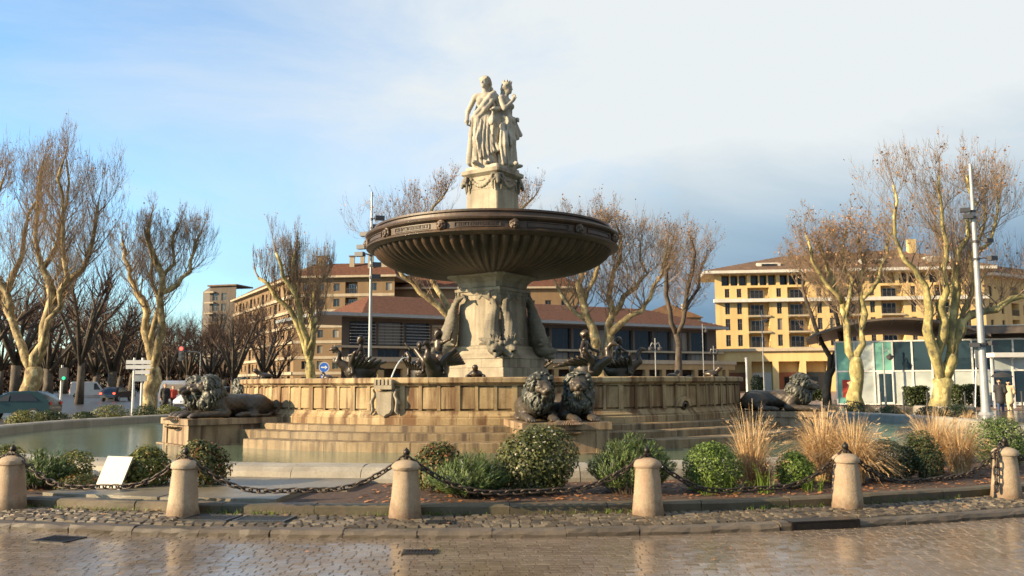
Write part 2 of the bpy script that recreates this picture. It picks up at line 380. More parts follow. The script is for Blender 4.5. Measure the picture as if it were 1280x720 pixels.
M['flower'] = leafmat('viburnum_leaf', [(0, (0.028, 0.042, 0.010)), (0.62, (0.085, 0.095, 0.022)), (0.955, (0.12, 0.125, 0.03)), (0.97, (0.45, 0.42, 0.35)), (1, (0.5, 0.47, 0.4))], 0.6)
M['redleaf'] = leafmat('red_tipped_leaf', [(0, (0.025, 0.042, 0.010)), (0.6, (0.075, 0.095, 0.02)), (0.82, (0.13, 0.10, 0.025)), (0.9, (0.18, 0.06, 0.02)), (1, (0.25, 0.085, 0.03))], 0.6)
M['orangeleaf'] = leafmat('autumn_leaf', [(0, (0.04, 0.06, 0.012)), (0.6, (0.11, 0.13, 0.022)), (0.88, (0.19, 0.17, 0.03)), (1, (0.24, 0.12, 0.03))], 0.6)
M['rosemary'] = leafmat('rosemary_needle', [(0, (0.025, 0.050, 0.012)), (0.6, (0.075, 0.12, 0.024)), (0.985, (0.16, 0.22, 0.05)), (0.99, (0.42, 0.42, 0.46)), (1, (0.45, 0.45, 0.5))], 0.6)
M['straw'] = leafmat('dry_grass', [(0, (0.27, 0.16, 0.07)), (0.5, (0.52, 0.345, 0.17)), (1, (0.72, 0.54, 0.31))], 0.6, 0.35)
M['strawdark'] = leafmat('old_dry_grass', [(0, (0.12, 0.06, 0.025)), (0.6, (0.26, 0.14, 0.06)), (1, (0.36, 0.22, 0.10))], 0.6, 0.3)
M['sprout'] = leafmat('green_sprout', [(0, (0.06, 0.11, 0.015)), (1, (0.16, 0.22, 0.03))], 0.45, 0.35)
M['deadleaf'] = leafmat('fallen_leaf', [(0, (0.16, 0.06, 0.02)), (0.6, (0.30, 0.12, 0.04)), (1, (0.42, 0.2, 0.08))], 0.6, 0.15)
M['treeleaf'] = leafmat('clinging_plane_leaf', [(0, (0.19, 0.09, 0.04)), (0.6, (0.34, 0.18, 0.085)), (1, (0.48, 0.28, 0.14))], 0.6, 0.3)

def bark(name, c0, c1, c2, sc=1.6):
    m, nt, b = mk(name)
    setc(nt, b, ramp(nt, noise(nt, sc, 5, 0.6, stretch=(1, 1, 0.6)), [(0.38, c0), (0.46, c1), (0.54, c1), (0.60, c2)])); b.inputs['Roughness'].default_value = 0.85
    bump(nt, b, noise(nt, 8, 4), 0.5, 0.04); return m
M['bark'] = bark('plane_bark', (0.085, 0.06, 0.028), (0.22, 0.165, 0.075), (0.42, 0.34, 0.18), 3.4)
M['barkgreen'] = bark('mossy_plane_bark', (0.10, 0.088, 0.05), (0.23, 0.195, 0.075), (0.43, 0.355, 0.155), 3.0)
M['barkdark'] = bark('dark_bark', (0.030, 0.024, 0.018), (0.06, 0.046, 0.032), (0.10, 0.075, 0.052))
M['twig'] = plain('twig_bark', (0.23, 0.165, 0.108), 0.9, var=0.4, scale=2)
M['twigdark'] = plain('dark_twig_bark', (0.075, 0.044, 0.030), 0.9, var=0.4, scale=1)

def wallmat(name, col, var=0.12, rough=0.85):
    col = tuple(q * 0.68 for q in col); m, nt, b = mk(name); d = tuple(c * (1 - var) for c in col)
    c = ramp(nt, noise(nt, 0.35, 5), [(0.3, d), (0.7, col)]); c = mixc(nt, 0.5, c, ramp(nt, noise(nt, 1.0, 4, stretch=(1.5, 1.5, 0.12)), [(0.4, (0.78, 0.74, 0.7)), (0.6, (1, 1, 1))]), 'MULTIPLY')
    setc(nt, b, c); b.inputs['Roughness'].default_value = rough; return m
M['yellow'] = wallmat('ochre_render', (0.82, 0.59, 0.26))
M['brick'] = wallmat('tan_render', (0.27, 0.175, 0.09))
M['bandst'] = wallmat('pale_band', (0.56, 0.47, 0.34))
M['arcade'] = wallmat('arcade_stone', (0.50, 0.35, 0.17))
M['whitew'] = wallmat('white_paint', (0.76, 0.73, 0.66))
M['greyw'] = wallmat('grey_render', (0.14, 0.115, 0.095))
M['red'] = wallmat('red_render', (0.36, 0.15, 0.09))
M['tile'] = plain('terracotta_tile', (0.115, 0.038, 0.016), 1.0, var=0.6, scale=2.6)
M['tile2'] = plain('brown_tile', (0.13, 0.075, 0.043), 0.8, var=0.35, scale=1.0)
m, nt, b = mk('window_glass'); M['glass'] = m
setc(nt, b, ramp(nt, objrand(nt), [(0.0, (0.012, 0.014, 0.016)), (0.55, (0.03, 0.032, 0.034)), (0.70, (0.05, 0.046, 0.04)), (0.74, (0.20, 0.17, 0.13)), (0.85, (0.26, 0.23, 0.18)), (0.88, (0.03, 0.03, 0.03))], 'CONSTANT')); b.inputs['Roughness'].default_value = 0.1
M['glassblue'] = plain('pavilion_glass', (0.018, 0.036, 0.052), 0.05, var=0.3, scale=0.4)
M['glassteal'] = plain('teal_glass', (0.14, 0.34, 0.29), 0.15, var=0.15, scale=0.6)
M['frost'] = plain('frosted_glass', (0.36, 0.40, 0.39), 0.2, var=0.3, scale=0.7)
M['frame'] = plain('window_frame_paint', (0.16, 0.12, 0.085), 0.5)
M['white'] = plain('white_metal', (0.55, 0.54, 0.52), 0.4, var=0.08)
M['grey'] = plain('galvanised', (0.28, 0.29, 0.29), 0.4, 0.3, var=0.15)
M['dgrey'] = plain('dark_metal', (0.06, 0.06, 0.065), 0.4, 0.3, var=0.2)
M['canopy'] = plain('canopy_metal', (0.095, 0.075, 0.062), 0.45, 0.1, var=0.2)
M['shutter'] = plain('roller_shutter', (0.30, 0.26, 0.20), 0.7)
M['rail'] = plain('balcony_rail', (0.045, 0.042, 0.04), 0.5)
M['tyre'] = plain('tyre_rubber', (0.018, 0.018, 0.018), 0.8)
M['carteal'] = plain('teal_car_paint', (0.012, 0.030, 0.031), 0.22, 0.3, var=0.1)
M['carwhite'] = plain('white_car_paint', (0.5, 0.5, 0.5), 0.25, var=0.05)
M['cardark'] = plain('dark_car_paint', (0.03, 0.032, 0.04), 0.25, 0.2, var=0.1)
M['carsilver'] = plain('silver_car_paint', (0.40, 0.41, 0.42), 0.25, 0.5, var=0.05)
M['taillight'] = plain('tail_lamp', (0.5, 0.02, 0.01), 0.3, emit=((1.0, 0.08, 0.03), 1.8))
M['redlamp'] = plain('red_signal', (0.5, 0.02, 0.01), 0.3, emit=((1.0, 0.05, 0.03), 2.5))
M['greenlamp'] = plain('green_signal', (0.02, 0.4, 0.2), 0.3, emit=((0.05, 1.0, 0.45), 0.35))
M['headlight'] = plain('head_lamp', (0.8, 0.8, 0.8), 0.15, emit=((1, 0.98, 0.95), 1.5))
M['signblue'] = plain('sign_blue', (0.02, 0.10, 0.42), 0.4, var=0.1)
M['board'] = plain('white_board', (0.20, 0.19, 0.17), 0.5, var=0.08)
M['skin'] = plain('skin', (0.50, 0.31, 0.22), 0.6, var=0.1)
M['coat'] = plain('dark_coat', (0.018, 0.018, 0.022), 0.8)
M['jeans'] = plain('blue_jeans', (0.03, 0.055, 0.13), 0.8)
M['beige'] = plain('beige_coat', (0.55, 0.42, 0.26), 0.8)
M['redcloth'] = plain('red_jacket', (0.45, 0.05, 0.03), 0.8)
M['hair'] = plain('dark_hair', (0.03, 0.02, 0.015), 0.7)

# ------------------------------------------------------------------ ground, road, island
def disc(name, R0, R1, z, mat, n=96, a0=0, a1=360, loc=(FX, FY, 0)):
    vs = []; fs = []
    for i in range(n + 1):
        a = R_(a0 + (a1 - a0) * i / n); s, c = math.sin(a), math.cos(a)
        vs += [(R0 * s, -R0 * c, z), (R1 * s, -R1 * c, z)]
    fs = [(2 * i, 2 * i + 1, 2 * i + 3, 2 * i + 2) for i in range(n)]
    o = link(name, MB().add(vs, fs).mesh(name), mat, loc=loc); return tag(o, kind='structure')
tag(link('ground', MB().add([(-1500, -300, -0.10), (1500, -300, -0.10), (1500, 2500, -0.10), (-1500, 2500, -0.10)], [(0, 1, 2, 3)]).mesh('ground'), M['asphalt']), kind='structure')
road = disc('road', 19.0, 33.0, -0.002, M['joint'], 120)
# square paving of the esplanade on the east side
tag(link('esplanade_paving', MB().add([(12, 49, -0.06), (140, 49, -0.06), (140, 190, -0.06), (-40, 190, -0.06), (-14, 60, -0.06)], [(0, 1, 2, 3, 4)]).mesh('esplanade'), M['plaza']), kind='structure')

def sett_mesh(w, l, h, ch, j):
    mb = MB(); hw, hl = w / 2, l / 2; q = lambda: rng.uniform(-j, j)
    base = [(-hw, -hl), (hw, -hl), (hw, hl), (-hw, hl)]
    lo = [(x, y, -0.03) for x, y in base]; mid = [(x + q(), y + q(), h - ch + q() * 0.4) for x, y in base]
    top = [(x * (1 - ch * 1.6 / w) + q() * .5, y * (1 - ch * 1.6 / l) + q() * .5, h + q() * 0.5) for x, y in base]
    vs = lo + mid + top; fs = [(8, 9, 10, 11)]
    for a in (0, 4):
        for i in range(4): fs.append((a + i, a + (i + 1) % 4, a + 4 + (i + 1) % 4, a + 4 + i))
    return mb.add(vs, fs)
# road setts: the nearest ones single, the rest one sheet of stones
spots = []; y = 5.4
while y < 12.2:
    l = 0.098; x = -9 + rng.uniform(0, 0.2)
    while x < 9:
        w = rng.uniform(0.11, 0.17)
        if math.hypot(x + w / 2 - FX, y - FY) > 19.02 and abs(x) < 1.6 + y * 0.72: spots.append((x + w / 2, y + rng.uniform(-.004, .004), w - 0.005, l - 0.004, rng.uniform(-.02, .02)))
        x += w
    y += l
inview = sorted([i for i, s in enumerate(spots) if s[1] > 7.25 and abs(s[0]) < s[1] * 0.575], key=lambda i: spots[i][1])
single = set(inview[:290])
rest = MB(); vmesh = [sett_mesh(0.14, 0.094, 0.008, 0.006, 0.003).mesh('road_sett', mat=M['sett1']) for _ in range(7)]
for i, (x, y, w, l, r) in enumerate(spots):
    tx, ty = rng.uniform(-.008, .008), rng.uniform(-.009, .009)
    if i in single:
        link('sett', vmesh[i % 7], None, road, (x - FX * 0 - 0, y, rng.uniform(-.002, .002)), (tx, ty, r), (w / 0.14, l / 0.094, 1))
    else:
        s = sett_mesh(w, l, 0.008, 0.006, 0.003); s.xf(Matrix.Translation((x, y, rng.uniform(-.002, .002))) @ Matrix.Rotation(r, 4, 'Z') @ Matrix.Rotation(tx, 4, 'X') @ Matrix.Rotation(ty, 4, 'Y')); rest.add(s.v, s.f)
for c in road.children: c.location = (c.location.x - FX, c.location.y - FY, c.location.z)
tag(link('sett_field', rest.mesh('sett_field'), M['sett'], road, (-FX, -FY, 0)), kind='stuff')

# pavement ring with cobbles, kerb stones, bed edging
pave = disc('pavement', 17.8, 18.9, 0.072, M['joint2'], 120)
cob = []; R = 18.02
row = 0
while R < 18.84:
    a = -34.0 + rng.uniform(0, .3)
    while a < 34:
        w = rng.uniform(0.085, 0.16); da = math.degrees(w / R)
        cob.append((R + 0.05 * math.sin(a * 1.3 + row) * 0 + rng.uniform(-.012, .012), a + da / 2, w - 0.014)); a += da
    R += 0.105; row += 1
covers = [(18.12, 18.52, -10.1, -8.25), (18.12, 18.52, -8.05, -6.1)]     # (R0,R1,bearing0,bearing1) of the iron covers
cob = [c for c in cob if not any(r0 - .04 < c[0] < r1 + .04 and a0 - .15 < c[1] < a1 + .15 for r0, r1, a0, a1 in covers)]
near = sorted([i for i, c in enumerate(cob) if -17 < c[1] < 17], key=lambda i: -cob[i][0])[:290]; near = set(near)
cmesh = [sett_mesh(0.115, 0.092, 0.022, 0.016, 0.011).mesh('cobble', mat=M['cobble1']) for _ in range(9)]
rest = MB()
for i, (r, a, w) in enumerate(cob):
    p = (r * math.sin(R_(a)), -r * math.cos(R_(a)), 0.072 + rng.uniform(-.006, .006)); t = (rng.uniform(-.07, .07), rng.uniform(-.07, .07), R_(a) + rng.uniform(-.12, .12))
    if i in near: link('cobble', cmesh[i % 9], None, pave, p, t, (w / 0.115, 1, 1))
    else:
        s = sett_mesh(w, 0.092, 0.022, 0.016, 0.011); s.xf(Matrix.Translation(p) @ Matrix.Rotation(t[2], 4, 'Z') @ Matrix.Rotation(t[0], 4, 'X') @ Matrix.Rotation(t[1], 4, 'Y')); rest.add(s.v, s.f)
tag(link('cobble_field', rest.mesh('cobble_field'), M['cobble'], pave), kind='stuff')

def ring_stones(name, prof, count, mat, parent, jit=0.003, gap=0.10, nvar=5, n=3, a0=0.0, rnd=0.0, rough_edge=False):
    step = 360.0 / count; vs = []
    for k in range(nvar):
        w = step * (1 - (rng.uniform(0, rnd) if rnd else 0)); mb = MB().arc(prof, -w / 2 + gap / 2, w / 2 - gap / 2, n); mb.jitter(jit); vs.append(mb.mesh(name, mat=mat))
    return [link(name, vs[rng.randrange(nvar)], None, parent, (0, 0, rng.uniform(-jit, jit)), (0, 0, R_(a0 + i * step))) for i in range(count)]
kerb = empty('kerb', (FX, FY, 0)); tag(kerb, 'worn stone kerb round the fountain island beside the wet road', 'kerb')
kp = [(18.86, -0.05), (19.05, -0.05), (19.06, 0.045), (19.03, 0.080), (18.98, 0.090), (18.86, 0.085)]
ring_stones('kerb_stone', kp, 150, M['kerb'], kerb, 0.009, 0.03, 9, n=7)
edge = empty('bed_edging', (FX, FY, 0)); tag(edge, 'low mossy stone edging between cobbled pavement and planting bed', 'edging')
ring_stones('edging_stone', [(17.76, 0.0), (17.95, 0.0), (17.95, 0.175), (17.92, 0.20), (17.79, 0.205), (17.76, 0.19)], 96, M['edging'], edge, 0.006, 0.04, 6)
disc('planting_bed', 15.4, 17.80, 0.185, M['soil'], 120)
rim = empty('basin_rim', (FX, FY, 0)); tag(rim, 'rounded pale stone rim enclosing the fountain pool', 'pool rim')
ring_stones('rim_stone', [(14.95, -0.3), (15.55, -0.3), (15.55, 0.24), (15.52, 0.34), (15.44, 0.40), (15.30, 0.425), (15.05, 0.425), (14.97, 0.40), (14.95, 0.36)], 90, M['rim'], rim, 0.004, 0.03, 5)
disc('water', 0.0, 15.1, 0.15, M['water'], 120)

# stone path across the bed, iron covers, drains
pth = empty('stone_path', (FX, FY, 0)); tag(pth, 'worn flat stone slabs crossing the bed to the pool rim', 'path')
for (r0, r1, a0, a1) in ((15.6, 16.6, -19.6, -13.2), (15.6, 16.6, -13.1, -5.6), (16.65, 17.74, -18.3, -12.6), (16.65, 17.74, -12.5, -7.4)):
    MB().arc([(r0, 0.15), (r1, 0.15), (r1, 0.235), (r0, 0.26)], a0, a1, 5).jitter(0.006).build('slab', M['slab'], pth)
def cover(r0, r1, a0, a1, label):
    t = empty('inspection_cover', pol((r0 + r1) / 2, (a0 + a1) / 2, 0.075), R_((a0 + a1) / 2), label, 'cover', 'iron covers in the pavement')
    w = R_(a1 - a0) * (r0 + r1) / 2; l = r1 - r0
    mb = MB(); fr = 0.03
    for sx_ in (-1, 1): mb.box((sx_ * (w / 2 - fr / 2), 0, 0.008), (fr, l, 0.03)); mb.box((0, sx_ * (l / 2 - fr / 2), 0.0085), (w - 2 * fr, fr, 0.028))
    mb.build('frame', M['grate'], t)
    MB().box((0, 0, 0.0), (w - 2 * fr, l - 2 * fr, 0.012)).build('plate', M['grate'], t)
    mb = MB(); n = 14
    for i in range(n): mb.box((-w / 2 + fr + (w - 2 * fr) * (i + .5) / n, 0, 0.010), ((w - 2 * fr) / n * 0.45, l - 2 * fr - .01, 0.012))
    mb.build('tread', M['grate'], t)
for c in covers: cover(*c, 'ribbed grey iron cover paired with another in the cobbled pavement')
def drain(p, w, l, rz, label, z=0.004):
    t = empty('road_drain', (p[0], p[1], z), rz, label, 'drain')
    mb = MB()
    for s in (-1, 1): mb.box((s * (w / 2 - .015), 0, 0.004), (.03, l, 0.016)); mb.box((0, s * (l / 2 - .015), 0.004), (w - .06, .03, 0.016))
    mb.build('frame', M['iron'], t); MB().box((0, 0, -0.002), (w - .06, l - .06, 0.008)).build('well', M['iron'], t)
    mb = MB()
    for i in range(9): mb.box((-w / 2 + .03 + (w - .06) * (i + .5) / 9, 0, 0.005), (0.014, l - .06, 0.012))
    mb.build('grating', M['iron'], t)
q = P(525, 684, 8.65); drain((q.x, 8.68), 0.34, 0.22, 0, 'small rectangular iron drain set in the wet road setts', 0.006)
q = P(62, 667, 9.3); drain((q.x, 9.5), 0.42, 0.34, R_(-16), 'dark iron drain beside the kerb near the leaning white board', 0.006)
q = P(549, 650, 9.95); drain((q.x, 9.95), 0.30, 0.22, 0, 'dark iron plate in the cobbles beside a reddish bollard', 0.094)
# gutter inlet in the kerb
a_in = math.degrees(math.asin((P(1030, 657, 9.9).x - FX) / 19.0))
gi = empty('gutter_inlet', pol(18.95, a_in, 0.0), R_(a_in), 'black iron gutter inlet built into the kerb by the grasses', 'drain')
MB().b2((-0.40, -0.125, 0.0), (0.40, -0.115, 0.085)).build('mouth', M['iron'], gi)
MB().b2((-0.42, -0.128, 0.0885), (0.42, 0.10, 0.106)).build('lid', M['iron'], gi)
mb = MB()
for s in (-0.41, 0.41): mb.b2((s - .012, -0.130, 0.0), (s + .012, -0.113, 0.088))
mb.build('jamb', M['iron'], gi)
# ------------------------------------------------------------------ the fountain
fo = empty('fountain', (FX, FY, 0), 0, 'tall tiered stone fountain with wide fluted bowl on square shaft', 'fountain')
# steps
def step_ring(R0, R1, z0, z1, n, spans, var=4):
    prof = [(R0, z0), (R1 - 0.0, z0), (R1, z1 - 0.02), (R1 - 0.018, z1), (R0, z1 - 0.004)]
    for a0, a1 in spans:
        a = a0
        while a < a1 - 0.3:
            w = min(rng.uniform(0.75, 1.3) * 360.0 / n, a1 - a)
            if a1 - (a + w) < 1.5: w = a1 - a
            MB().arc(prof, a + 0.03, a + w - 0.03, max(2, int(w / 2))).jitter(0.004).build('step_stone', M['step'], fo); a += w
step_ring(7.6, 8.45, 0.2, 0.66, 36, [(-180 + 8.5, 180 + 8.5)])
step_ring(8.2, 9.0, 0.05, 0.52, 34, [(-180 + 8.5, 180 + 8.5)])
lower = []
for k in range(6):
    c = BASE_BEAR + 60 * k
    lower.append((c + 13.5, c + 60 - 2))
step_ring(8.8, 9.65, -0.1, 0.36, 30, lower)
# drum wall
core = MB().arc([(0.3, 0.0), (7.62, 0.0), (7.62, 1.60), (7.2, 1.60), (7.2, 1.52), (0.3, 1.52)], 0, 360, 96, cap=False).build('drum_core', M['drum'], fo)
NM = 36
ring_stones('plinth_course', [(7.5, 0.655), (7.92, 0.655), (7.92, 0.80), (7.90, 0.825), (7.5, 0.825)], NM, M['drum'], fo, 0.004, 0.05, 4, 3, BASE_BEAR)
ring_stones('base_moulding', [(7.5, 0.828), (7.89, 0.828), (7.89, 0.86), (7.85, 0.90), (7.82, 0.955), (7.82, 0.985), (7.5, 0.985)], NM, M['drum'], fo, 0.003, 0.05, 4, 3, BASE_BEAR + 2.0)
ring_stones('frieze_block', [(7.5, 0.988), (7.725, 0.988), (7.725, 1.575), (7.5, 1.575)], NM, M['drum'], fo, 0.002, 0.05, 4, 3, BASE_BEAR)
ring_stones('cap_stone', [(7.15, 1.578), (7.80, 1.578), (7.80, 1.605), (7.86, 1.625), (7.90, 1.66), (7.90, 1.755), (7.87, 1.78), (7.15, 1.785)], NM, M['drum'], fo, 0.004, 0.06, 5, 3, BASE_BEAR + 5)
pst = 360.0 / (NM * 3)
pv = [MB().arc([(7.7, 1.02), (7.755, 1.02), (7.772, 1.036), (7.772, 1.524), (7.755, 1.54), (7.7, 1.54)], -pst * 0.392, pst * 0.392, 2).jitter(0.003).mesh('panel', mat=M['drum']) for _ in range(4)]
sv = [MB().arc([(7.7, 0.99), (7.785, 0.99), (7.785, 1.572), (7.7, 1.572)], -pst * 0.085, pst * 0.085, 1).jitter(0.002).mesh('pilaster_strip', mat=M['drum']) for _ in range(3)]
bv = [MB().arc([(7.7, 0.987), (7.80, 0.987), (7.80, 1.574), (7.7, 1.574)], -pst * 0.14, pst * 0.14, 1).jitter(0.002).mesh('pilaster', mat=M['drum']) for _ in range(3)]
for i in range(NM * 3):
    a = BASE_BEAR - 5 + (i + 0.5) * pst
    link('panel', pv[i % 4], None, fo, (0, 0, 0), (0, 0, R_(a)))
    link('pilaster' if i % 3 == 0 else 'pilaster_strip', (bv if i % 3 == 0 else sv)[i % 3], None, fo, (0, 0, 0), (0, 0, R_(a - pst / 2)))
disc_m = MB().arc([(1.2, 1.56), (7.18, 1.56), (7.18, 1.60), (1.2, 1.60)], 0, 360, 72, cap=False).build('upper_pool_water', M['water'], fo)
# coats of arms and spout niches in the middle of each bay
def shield_mesh():
    mb = MB(); n = 12; pts = []
    out = [(-0.36, 1.42), (-0.30, 1.47), (0, 1.45), (0.30, 1.47), (0.36, 1.42), (0.345, 1.2), (0.345, 1.0), (0.26, 0.90), (0.1, 0.86), (0, 0.80), (-0.1, 0.86), (-0.26, 0.90), (-0.345, 1.0), (-0.345, 1.2)]
    m = len(out); vs = []
    for y, k in ((-7.72, 1.0), (-7.90, 1.0), (-7.955, 0.86), (-7.965, 0.5)):
        for x, z in out: vs.append((x * k, y, 1.16 + (z - 1.16) * k))
    fs = [];
    for r in range(3):
        for i in range(m): j = (i + 1) % m; fs.append((r * m + i, r * m + j, (r + 1) * m + j, (r + 1) * m + i))
    fs.append(tuple(range(3 * m, 4 * m))); return mb.add(vs, fs)
sh_m = shield_mesh().mesh('coat_of_arms', smooth='auto', mat=M['shaft'])
cr_ = MB()
cr_.arc([(7.80, 1.50), (8.02, 1.50), (8.02, 1.60), (7.80, 1.60)], -2.5, 2.5, 6)
for i in range(5): cr_.arc([(7.82, 1.60), (8.03, 1.60), (8.03, 1.735), (7.82, 1.735)], -2.5 + i * 1.08, -2.5 + i * 1.08 + 0.66, 1)
crown_m = cr_.mesh('mural_crown', mat=M['shaft'])
sc_m = [sdf_mesh('scroll', [('c', (g_ * 0.40, -7.88, 1.36), (g_ * 0.50, -7.90, 1.22), .055, .05), ('c', (g_ * 0.50, -7.90, 1.22), (g_ * 0.47, -7.9, 1.0), .05, .06), ('c', (g_ * 0.47, -7.9, 1.0), (g_ * 0.54, -7.9, 0.92), .05, .035), ('c', (g_ * 0.40, -7.88, 1.36), (g_ * 0.46, -7.9, 1.48), .05, .04), ('c', (g_ * 0.50, -7.9, 1.22), (g_ * 0.60, -7.88, 1.16), .045, .03)], 0.018, 0.04) for g_ in (-1, 1)]
for k in (0, 2, 4):
    a = R_(BASE_BEAR - 28 + 60 * k)
    s = link('coat_of_arms', sh_m, None, fo, rot=(0, 0, a), scale=(.66, 1, 1)); link('mural_crown', crown_m, None, s); [link('scroll', q_, M['shaft'], s) for q_ in sc_m]
ar = MB(); n = 10
for i in range(n):
    t0, t1 = math.pi * i / n, math.pi * (i + 1) / n
    vs = []
    for y in (-7.76, -7.90):
        for t in (t0, t1):
            for r in (0.15, 0.25): vs.append((r * math.cos(t), y, 1.02 + r * math.sin(t)))
    ar.add(vs, [(4, 5, 7, 6), (0, 4, 6, 2), (1, 3, 7, 5), (0, 1, 5, 4), (2, 6, 7, 3)])
ar_m = ar.mesh('spout_arch', mat=M['drum'])
mo_m = sdf_mesh('spout_mouth', [('e', (0, -7.80, 1.05), (.13, .10, .14)), ('cut', (0, -7.95, 1.02), (0, -7.7, 1.05), .05, .05)], 0.014, 0.03)
for k in (1, 3, 5):
    a = R_(BASE_BEAR - 30 + 60 * k); s = link('spout_arch', ar_m, None, fo, rot=(0, 0, a)); link('spout_mouth', mo_m, M['bronze'], s)
# square shaft, corner towards the road pair; square profiles as 4-sided lathes
def sq(prof, name, mat, parent=None, rot=0.0, chop=0.0):
    """prof: (corner radius, z)"""
    mb = MB(); vs = []; fs = []; m = len(prof); base = R_(BASE_BEAR + 1.0)
    for r, z in prof:
        for k in range(4):
            a = base + k * math.pi / 2 + rot; c = chop * r
            # a chamfer of width c at each corner
            ux, uy = math.sin(a), -math.cos(a); tx, ty = math.cos(a), math.sin(a)
            if chop: vs += [((r - c) * ux - c * tx, (r - c) * uy - c * ty, z), ((r - c) * ux + c * tx, (r - c) * uy + c * ty, z)]
            else: vs.append((r * ux, r * uy, z))
    n = 8 if chop else 4
    for i in range(m - 1):
        for k in range(n): fs.append((i * n + k, i * n + (k + 1) % n, (i + 1) * n + (k + 1) % n, (i + 1) * n + k))
    fs.append(tuple(range(n - 1, -1, -1))); fs.append(tuple(range((m - 1) * n, m * n)))
    return mb.add(vs, fs).build(name, mat, parent)
zc = [1.5, 1.82, 2.12, 2.40]
for i in range(3):        # coursed base: single blocks
    rc = 1.98 - i * 0.13; base = R_(BASE_BEAR + 1.0); side = rc * math.sqrt(2)
    for k in range(4):
        a = base + R_(45) + k * math.pi / 2; nb = 3 if i % 2 == 0 else 2; x0 = -side / 2
        cuts = [x0 + side * q / nb + (rng.uniform(-.12, .12) if 0 < q < nb else 0) for q in range(nb + 1)]
        for q in range(nb):
            mb = MB().b2((cuts[q] + .006, -side / 2, zc[i]), (cuts[q + 1] - .006, -side / 2 + 0.35, zc[i + 1] - .010))
            if q == 0: mb = MB().b2((cuts[q] + 0.35, -side / 2, zc[i]), (cuts[q + 1] - .006, -side / 2 + 0.35, zc[i + 1] - .010))
            mb.jitter(0.004).build('base_block', M['shaft'], fo, rot=(0, 0, a))
    sq([(rc - 0.05, zc[i] + .01), (rc - 0.05, zc[i + 1] - .014)], 'base_core', M['shaft'], fo)
sq([(1.74, 2.40), (1.74, 2.46), (1.58, 2.56), (1.48, 2.70), (1.50, 2.74), (1.50, 2.80), (1.28, 2.83)], 'shaft_base', M['shaft'], fo)
sq([(1.24, 2.832), (1.15, 4.46)], 'shaft', M['shaft'], fo, chop=0.05)
sq([(1.18, 4.463), (1.20, 4.56), (1.27, 4.58), (1.27, 4.68), (1.18, 4.70)], 'shaft_capital', M['shaft'], fo)
sq([(1.20, 4.703), (1.26, 4.86), (1.42, 4.98), (1.62, 5.05), (1.64, 5.18)], 'bowl_foot', M['shaft'], fo, chop=0.08)
# the bowl: gadrooned underside, inscription band, lip
prof = [(1.15, 5.10), (1.8, 5.13), (2.4, 5.19), (2.9, 5.28), (3.3, 5.40), (3.6, 5.55), (3.8, 5.71), (3.9, 5.85), (3.91, 5.90)]
ng = 76; sub = 6; vs = []; fs = []
for i, (r, z) in enumerate(prof):
    amp = 0.0 if i == 0 else min(1.0, (i) / 3.0) * 0.14 * (r / 3.9)
    if i == len(prof) - 1: amp *= 0.6
    for k in range(ng * sub):
        t = 2 * math.pi * k / (ng * sub); u = (k % sub) / sub
        g = abs(math.sin(math.pi * u)) ** 0.6
        rr = r - amp * (1 - g); zz = z + amp * (1 - g) * 0.8
        vs.append((rr * math.sin(t), -rr * math.cos(t), zz))
n = ng * sub
for i in range(len(prof) - 1):
    for k in range(n): k2 = (k + 1) % n; fs.append((i * n + k, i * n + k2, (i + 1) * n + k2, (i + 1) * n + k))
bowl = MB().add(vs, fs).build('bowl', M['bowl'], fo, smooth=True)
MB().arc([(3.86, 5.99), (3.98, 5.99), (4.06, 6.03), (4.15, 6.07), (4.16, 6.11), (4.10, 6.15), (4.06, 6.17), (4.06, 6.36), (4.10, 6.38), (4.17, 6.42), (4.19, 6.47), (4.17, 6.51), (3.96, 6.52), (3.86, 6.53), (3.85, 6.66), (3.90, 6.69), (3.90, 6.75), (3.75, 6.76), (3.55, 6.55), (1.1, 6.20), (1.1, 6.1), (3.6, 6.1)], 0, 360, 144, cap=False).build('rim_band', M['bowl'], bowl, (0, 0, -.10))
# cartouche frames and worn lettering relief between the masks
cf = MB()
for z in (6.195, 6.325): cf.arc([(4.05, z), (4.09, z), (4.09, z + .018), (4.05, z + .018)], -9.5, 9.5, 8)
for a in (-9.5, 9.2): cf.arc([(4.05, 6.195), (4.09, 6.195), (4.09, 6.343), (4.05, 6.343)], a, a + .3, 1)
cf_m = cf.mesh('cartouche', mat=M['bowl'])
def mask_head():
    pr = [('e', (0, -4.10, 6.27), (.10, .10, .13)), ('c', (0, -4.20, 6.28), (0, -4.22, 6.24), .028, .035), ('e', (.055, -4.17, 6.22), (.05, .05, .05)), ('e', (-.055, -4.17, 6.22), (.05, .05, .05)), ('c', (-.07, -4.18, 6.32), (.07, -4.18, 6.32), .028, .028), ('e', (0, -4.18, 6.165), (.05, .05, .045))]
    r2 = random.Random(3)
    for i in range(16):
        t = math.pi * 2 * i / 16; pr.append(('e', (.12 * math.cos(t), -4.08 - r2.uniform(0, .04), 6.26 + .14 * math.sin(t)), (.04, .06, .04)))
    pr.append(('cut', (0, -4.27, 6.195), (0, -4.17, 6.195), .022, .018))
    return pr
mask_m = sdf_mesh('lion_mask', mask_head(), 0.014, 0.025)
for k in range(12):
    a = R_(BASE_BEAR + 30 * k); link('lion_mask', mask_m, M['bowl'], bowl, (0, 0, -.10), (0, 0, a))
    link('cartouche', cf_m, None, bowl, (0, 0, -.10), rot=(0, 0, R_(BASE_BEAR + 15 + 30 * k)))
